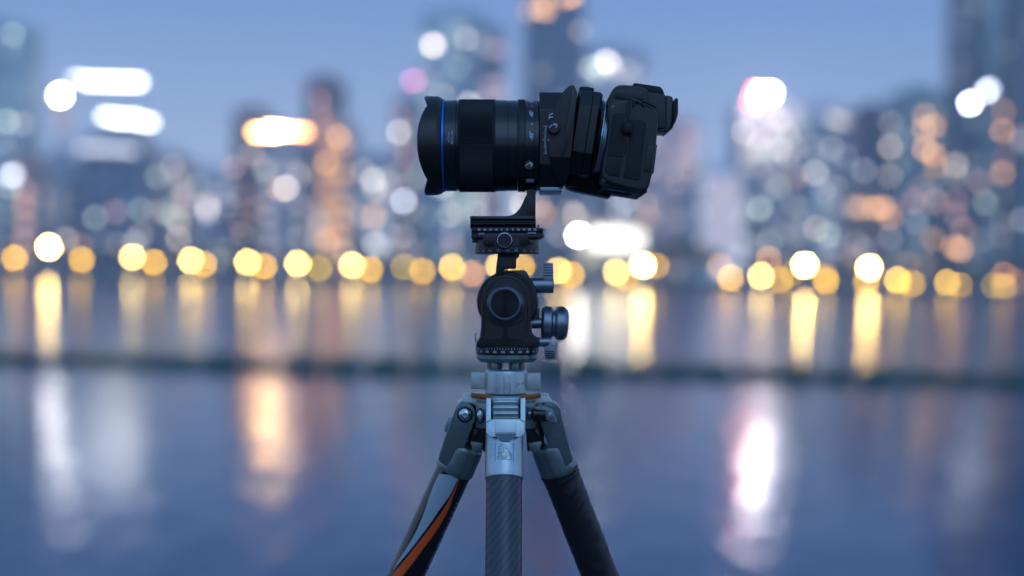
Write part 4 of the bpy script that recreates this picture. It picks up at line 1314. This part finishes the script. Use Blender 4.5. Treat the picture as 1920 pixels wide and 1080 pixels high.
# spider plate: three lobed
def lobed(z0, z1, r1, r2, half):
    pts = []
    for a in (-90, 30, 150):
        ca, sa = math.cos(R(a)), math.sin(R(a))
        for (d, w_) in ((r1, -half - 16), (r2 * .93, -half), (r2, -half + 6), (r2, half - 6), (r2 * .93, half), (r1, half + 16)):
            pts.append((TX + d * ca - w_ * sa, d * sa + w_ * ca))
    prismz(bm, pts, z0, z1)
bm = bmesh.new()
lobed(739.5, 753, 40, 80, 24)
spider = fin('spider_plate', bm, greym, trip, 2.6, seg=3)
bm = bmesh.new()
prismz(bm, [(893, -30), (924, -63), (973, -63), (1004, -30), (990, 30), (907, 30)], 752, 800)
fin('spider_core', bm, greyd, spider, 2)
for pts in ([(882.5, 738.6), (883, 747.8), (924.5, 751), (924.5, 741.6)], [(973.3, 741.8), (973.3, 751.6), (1014.3, 748), (1014.5, 738.8)]):
    bm = bmesh.new()
    ya = -66
    p = K(pts, -62)
    v = [bm.verts.new((q[0], ya + (10 if abs(q[0] - 950) > 40 else 0) * 2.6, q[1])) for q in p]
    w_ = [bm.verts.new((q[0], ya + 14 + (10 if abs(q[0] - 950) > 40 else 0) * 2.6, q[1])) for q in p]
    bm.faces.new(v); bm.faces.new(w_)
    for i in range(4): bm.faces.new((v[i], v[(i + 1) % 4], w_[(i + 1) % 4], w_[i]))
    fin('brown_insert', bm, brownm, spider, .7)
# ---- legs
def leg(name_label, top, d, upto, dressing):
    """sleeve from the spider, upper tube, lock, lower tube, foot; d: direction down the leg"""
    d = Vector(d).normalized()
    e = dressing
    return d
def leg_tube(parent, top, d, r, m, z_to=2650):
    d = Vector(d).normalized()
    n1, n2 = (1450 - top.z) / d.z, (z_to - top.z) / d.z
    bm = bmesh.new()
    add_lathe(bm, top, d, [(0, r), (n1, r)], 72)
    t = fin('leg_tube', bm, m, parent)
    bm = bmesh.new()
    add_lathe(bm, top + d * (n1 - 40), d, [(0, r + .5), (2, r + 6), (90, r + 5), (94, r - 3), (94, 0)], teeth=(30, 1.2, 1, 2))
    fin('twist_lock', bm, rubber, parent, ang=50)
    bm = bmesh.new()
    add_lathe(bm, top + d * (n1 + 40), d, [(0, r - 6), (n2 - n1 - 60, r - 6)], 40)
    fin('lower_tube', bm, carb, parent)
    bm = bmesh.new()
    add_lathe(bm, top + d * (n2 - 40), d, [(0, r - 4), (8, r), (34, r + 2), (42, r - 4), (42, 0)], 32)
    fin('foot', bm, rubber, parent)
    return t
# centre (near) leg
Lc = link('leg', None, None, trip) if False else None
def part_empty(name, lab=None):
    """a leg is a part: its casting mesh parents the rest"""
    return None
dC = Vector((-.004, -.42, 1)).normalized()
# casting: flat cheeks round the latch, then a sleeve
bm = bmesh.new()
sl0 = Vector((TX - 2.4, -72, 812))
rS = 34.6
add_lathe(bm, sl0, dC, [(-6, 20), (-6, rS - 2), (-3, rS - .3), (48, rS), (76, rS + .3), (79, rS - .6), (79.4, 30), (79.4, 0)], 80)
legC = fin('leg', bm, greym, trip, ang=24)
tag(legC, 'centre leg in bare dark carbon weave with a bright grey casting')
bm = bmesh.new()
chk = [(911.5, 746), (921, 748), (921, 792), (975.5, 792), (975.5, 748), (985.5, 746), (985, 800), (983, 812), (977, 820), (919, 820), (912.5, 812), (911, 800)]
prism(bm, K(chk, -86), -92, -46)
for v in bm.verts: v.co.y += (815 - v.co.z) * .22
fin('yoke_cheeks', bm, greym, legC, 1.8, seg=3)
bm = bmesh.new()
prism(bm, K([(926, 785.5), (972, 785.5), (984, 792.5), (984, 812), (977, 821), (966, 819.2), (948, 818), (930, 819.2), (919, 821), (911, 812.5), (911.5, 793)], -110), -113, -80)
for v in bm.verts: v.co.y += (815 - v.co.z) * .22
fin('chamfered_plate', bm, greym, legC, 2.4, seg=3)
bm = bmesh.new()
prism(bm, K([(928, 786), (968, 786), (968, 812), (928, 812)], -114), -116, -108)
for v in bm.verts: v.co.y += (815 - v.co.z) * .22
fin('flat_pad', bm, greym, legC, 1.6, seg=3)
bm = bmesh.new()
prism(bm, K(arc(948, 806, 22, 200, 340, 8), -114), -113.8, -113.2)
for v in bm.verts: v.co.y += (815 - v.co.z) * .22
fin('thumb_notch', bm, engr, legC)
# ribbed latch: wedge-shaped ribs
bm = bmesh.new()
zs = [742.5]
lat = [(-66, 742.5)]
for i in range(4):
    z = 745.5 + i * 10.4
    lat += [(-86 - i * 2.2, z), (-86.5 - i * 2.2, z + 1.6), (-79 - i * 2.2, z + 7.4), (-79 - i * 2.2, z + 10.2)]
lat += [(-84, 787), (-50, 787), (-50, 742.5)]
prismx(bm, lat, 926.2, 970.6)
fin('ribbed_latch', bm, greym, legC, .7)
tC = leg_tube(legC, sl0 + dC * 74, dC, 32.4, carb)
# emblem engraved on the sleeve
bm = bmesh.new()
def em_map(u, v):
    th = u / (rS + .35)
    c = sl0 + dC * 38
    _, uu, ww = frame_of(dC)
    side_ = Vector((1, 0, 0)); side_ = (side_ - dC * side_.dot(dC)).normalized()
    nrm = side_.cross(dC).normalized()
    if nrm.y > 0: nrm = -nrm
    return c - dC * v + side_ * ((rS + .35) * math.sin(th)) + nrm * ((rS + .35) * math.cos(th))
stroke(bm, em_map, [(-17.2, -17), (17.2, -17), (17.2, 17.5), (-17.2, 17.5), (-17.2, -17)], .75)
E = lambda pts: [((x - 540) / 1080 * 55 * 1.02, (570 - y) / 1080 * 55) for x, y in pts]
for pts, w_ in (
    ([(330, 440), (335, 370), (400, 290), (470, 262), (505, 285), (480, 330), (430, 320)], .8),
    ([(380, 400), (400, 370), (460, 370), (510, 430), (500, 520), (440, 590), (360, 630), (300, 810)], .9),
    ([(330, 470), (400, 450), (460, 430), (450, 500), (380, 510), (420, 540)], .8),
    ([(330, 540), (380, 590), (330, 600), (330, 540)], .8),
    ([(510, 350), (560, 290), (640, 330), (665, 400), (650, 440), (570, 430), (520, 440)], .8),
    ([(540, 340), (545, 400)], .7), ([(580, 350), (600, 400), (560, 400)], .7),
    ([(520, 480), (560, 500), (620, 490)], .7), ([(510, 540), (570, 540)], .7), ([(520, 540), (525, 600), (600, 600)], .7),
    ([(650, 430), (700, 520), (790, 650), (800, 780), (770, 830), (380, 830), (420, 640), (480, 600)], .9),
    ([(600, 560), (660, 640), (740, 710)], .8), ([(640, 500), (720, 600), (760, 690)], .7),
    ([(450, 670), (450, 770), (490, 805), (600, 800), (630, 760), (620, 660)], .8),
    ([(480, 640), (480, 700), (590, 700), (590, 650)], .7), ([(480, 740), (600, 740), (600, 775), (480, 775), (480, 740)], .7)):
    stroke(bm, em_map, spline(E(pts), 3), w_)
fin('engraved_emblem', bm, engr, legC)

def side_leg(sg, d, axis_pt, label, cast_mat, tube_mat):
    d = Vector(d).normalized()
    ax = Vector(axis_pt)                      # a point of the axis at py 880
    t0 = ax - d * (72)
    bm = bmesh.new()
    add_lathe(bm, t0, d, [(21, 8), (21, 31), (25, 34.5), (31, 36), (68, 37), (76, 37), (78.5, 36), (79, 33), (79, 0)], 64)
    L_ = fin('leg', bm, cast_mat, trip, ang=24)
    tag(L_, label)
    return L_, d, ax
# left leg
dL = Vector((-.455, .22, 1))
legL, dLn, axL = side_leg(-1, dL, (853.5, 26, 879), 'left leg in gloss black with a pale stripe and an orange flame stripe', greyd, gloss)
dR = Vector((.385, .22, 1))
legR, dRn, axR = side_leg(1, dR, (1046.5, 26, 879), 'right leg wrapped in wrinkled black grip foam', greyd, rubber)
for L_, sg, cxb, czb, outer, inner_, dd, ax in (
    (legL, -1, 872, 775, (823, 846), (884, 862), dLn, axL), (legR, 1, 1030, 775, (1075, 846), (1016, 862), dRn, axR)):
    bm = bmesh.new()
    if sg < 0:
        pl = [(826, 866), (822, 858), (836, 815), (849, 779)] + arc(872.5, 774.5, 20.5, 168, -12, 12) + [(892, 786), (880, 815), (868, 846), (855, 866), (846, 873), (838, 873)]
    else:
        pl = [(1071, 866), (1074, 858), (1062, 815), (1053, 779)] + arc(1031.5, 772.5, 20.5, 12, 192, 12) + [(1011, 788), (1021, 815), (1034, 848), (1046, 868), (1055, 875), (1062, 874)]
    prism(bm, pl, -29, 30)
    for v in bm.verts: v.co.y += max(0, v.co.z - 775) * .21
    clv = fin('leg_clevis', bm, greyd, L_, 3.0, seg=3)
    # upper outer shoulder of the spider above the joint
    bm = bmesh.new()
    if sg < 0: pl = [(864, 750), (867, 741), (872, 739.5), (905, 742), (920, 752), (918, 768), (905, 770), (884, 756), (868, 754), (856, 762), (857, 756)]
    else: pl = [(1033, 750), (1029, 742), (1024, 740), (992, 742), (978, 752), (980, 768), (992, 770), (1012, 756), (1028, 754), (1040, 764), (1040, 758)]
    prism(bm, pl, -14, 52)
    fin('hinge_shoulder', bm, greym, spider, 2.2, seg=3)
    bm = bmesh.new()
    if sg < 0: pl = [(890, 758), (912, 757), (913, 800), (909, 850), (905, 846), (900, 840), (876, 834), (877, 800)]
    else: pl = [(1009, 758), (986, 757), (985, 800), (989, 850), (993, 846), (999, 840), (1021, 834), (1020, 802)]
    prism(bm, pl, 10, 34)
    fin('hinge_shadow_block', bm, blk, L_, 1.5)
    bm = bmesh.new()
    if sg < 0: pl = [(882, 827), (906, 831), (902, 846), (886, 848)]
    else: pl = [(1016, 827), (990, 831), (995, 847), (1011, 850)]
    prism(bm, pl, -2, 30)
    fin('inner_lug', bm, greyd, L_, 1.5)
    bm = bmesh.new()
    if sg < 0: pl = [(889, 803), (898, 805), (890, 826), (883, 822)]
    else: pl = [(1008, 803), (1000, 805), (1010, 826), (1015, 822)]
    prism(bm, pl, -3, 4)
    fin('spring_arm', bm, blk_s, L_, 1.2)
    bm = bmesh.new()
    if sg < 0: pl = [(842, 783), (848, 780), (853, 782), (850, 790), (841, 812), (838, 813), (833, 808), (834, 799)]
    else: pl = [(1047, 787), (1053, 786), (1057, 791), (1061, 806), (1061, 810), (1056, 815), (1052, 806)]
    prism(bm, pl, 0, 30)
    fin('angle_stop', bm, greyd, L_, 1.6)
# joint bolt on the left, second washer beside it
def bolt(parent, x, z, y, r, squash=1.0):
    bm = bmesh.new()
    add_lathe(bm, (x, y, z), (0, -1, 0), [(0, 0), (0, r + 2.6), (1, r + 2.6), (1.1, r + 1)], 40)
    for v in bm.verts: v.co.x = x + (v.co.x - x) * squash
    w_ = fin('bolt_well', bm, dark, parent)
    bm = bmesh.new()
    add_lathe(bm, (x, y - .8, z), (0, -1, 0), [(0, 0), (0, r), (1.6, r), (4.2, r * .78), (5.8, r * .45), (6.0, r * .38), (3.2, r * .34), (3.2, 0)], 40)
    for v in bm.verts: v.co.x = x + (v.co.x - x) * squash
    fin('bolt_head', bm, silver, parent)
bolt(legL, 873, 775, -28, 11.8)
bolt(spider, 901.5, 775.5, -46, 11.5, .55)
# right joint lever: barrel, hooked end, cap
bm = bmesh.new()
add_lathe(bm, (990, -44, 772), (1, 0, .03), [(0, 0), (0, 7), (5, 9), (8, 6), (10, 6), (10, 0)], 28)
fin('lever_screw', bm, silver, legR)
bm = bmesh.new()
add_lathe(bm, (998, -46, 772), (1, -.05, .02), [(0, 0), (0, 9), (2, 13), (20, 13.5), (34, 12), (34, 0)], 40)
lvr = fin('joint_lever', bm, blk_s, legR)
bm = bmesh.new()
prism(bm, [(1001, 757.5), (1018, 757), (1034, 762), (1037, 769), (1043, 786), (1040, 789), (1029, 785.5), (1022, 781), (1020, 766), (1001, 763.5)], -62, -40)
fin('lever_hook', bm, greyd, lvr, 2.2, seg=3)
bm = bmesh.new()
add_lathe(bm, (1030, -61, 774), (0, -1, 0), [(0, 0), (0, 6.8), (2, 6.4), (2.6, 5), (2.6, 0)], 32)
for v in bm.verts: v.co.x = 1030 + (v.co.x - 1030) * .75
fin('lever_cap', bm, gunm, lvr)
# left tube with film stripes
tL = leg_tube(legL, axL + dLn * 2, dLn, 34.0, gloss)
sideL = Vector((1, 0, 0)); sideL = (sideL - dLn * sideL.dot(dLn)).normalized()
nrmL = sideL.cross(dLn).normalized()
if nrmL.y > 0: nrmL = -nrmL
def film(rows, m, name, dr):
    bm = bmesh.new()
    prev = None
    rows = spline(rows, 5)
    for py, u0, u1 in rows:
        ring = []
        for k in range(9):
            u = u0 + (u1 - u0) * k / 8
            th = math.asin(max(-1, min(1, 2 * u - 1)))
            rr = 34.0 + dr
            c = axL + dLn * ((py - (2 * u - 1) * 34.5 * .43 * 1.05 - axL.z) / dLn.z + 0)
            p = c + sideL * (rr * math.sin(th)) + nrmL * (rr * math.cos(th))
            ring.append(bm.verts.new(p))
        if prev:
            for k in range(8): bm.faces.new((prev[k], prev[k + 1], ring[k + 1], ring[k]))
        prev = ring
    fin(name, bm, m, tL)
film([(882, .13, .66), (900, .12, .64), (925, .14, .62), (950, .18, .53), (975, .20, .46), (1000, .20, .37), (1025, .16, .28), (1050, .11, .17), (1072, .07, .075)], palef, 'pale_stripe', .25)
film([(893, .675, .69), (925, .66, .72), (950, .62, .76), (975, .54, .74), (1000, .44, .68), (1025, .34, .58), (1050, .24, .49), (1080, .13, .37), (1120, .06, .26), (1200, .03, .10)], orange, 'orange_stripe', .3)
bm = bmesh.new()
rg = random.Random(5)
zz = 930
def edgemap(u, v):
    th = math.asin(.86 + v * .02)
    c = axL + dLn * ((u - axL.z) / dLn.z)
    return c + sideL * (34.35 * math.sin(th)) + nrmL * (34.35 * math.cos(th))
while zz < 1130:
    ln = rg.uniform(1.5, 5)
    bm.faces.new([bm.verts.new(edgemap(*p)) for p in ((zz, -1), (zz + ln, -1), (zz + ln, 1.0), (zz, 1.0))])
    zz += ln + rg.choice((1.2, 1.2, 6))
fin('edge_print', bm, greyp, tL)
# right tube in wrinkled foam
tR = leg_tube(legR, axR + dRn * 2, dRn, 31.5, blk)
sideR = Vector((1, 0, 0)); sideR = (sideR - dRn * sideR.dot(dRn)).normalized()
nrmR = sideR.cross(dRn).normalized()
if nrmR.y > 0: nrmR = -nrmR
from mathutils import noise as mn
bm = bmesh.new()
NR, NT = 96, 220
prev = None
for i in range(NT + 1):
    t = 4 + 440 * i / NT
    ring = []
    for k in range(NR):
        th = 2 * math.pi * k / NR
        rr = 34.6
        if t < 24: rr += 2.6 * math.exp(-((t - 9) / 5.0) ** 2) + 1.6 * math.exp(-((t - 19) / 3.0) ** 2)
        w_ = mn.noise(Vector((math.cos(th) * 1.6 + t * .012, math.sin(th) * 1.6, t * .05 + th * .6)))
        fold = abs(math.sin(t * .16 + 3.2 * th + 2.5 * mn.noise(Vector((t * .02, th, 3))))) ** 3
        rr += 1.0 * w_ + 1.3 * fold * max(0, mn.noise(Vector((t * .011, math.cos(th), math.sin(th) + 4))) + .35)
        c = axR + dRn * t
        ring.append(bm.verts.new(c + sideR * (rr * math.sin(th)) + nrmR * (rr * math.cos(th))))
    if prev:
        for k in range(NR): bm.faces.new((prev[k], prev[(k + 1) % NR], ring[(k + 1) % NR], ring[k]))
    else: bm.faces.new(ring)
    prev = ring
bm.faces.new(prev)
fin('foam_wrap', bm, mat('grip_foam', (.009, .010, .013), .42, spec=.5, bump=(500, .3, .0004)), tR, ang=80)
for o in bpy.data.objects:
    if '_o' in o: del o['_o']
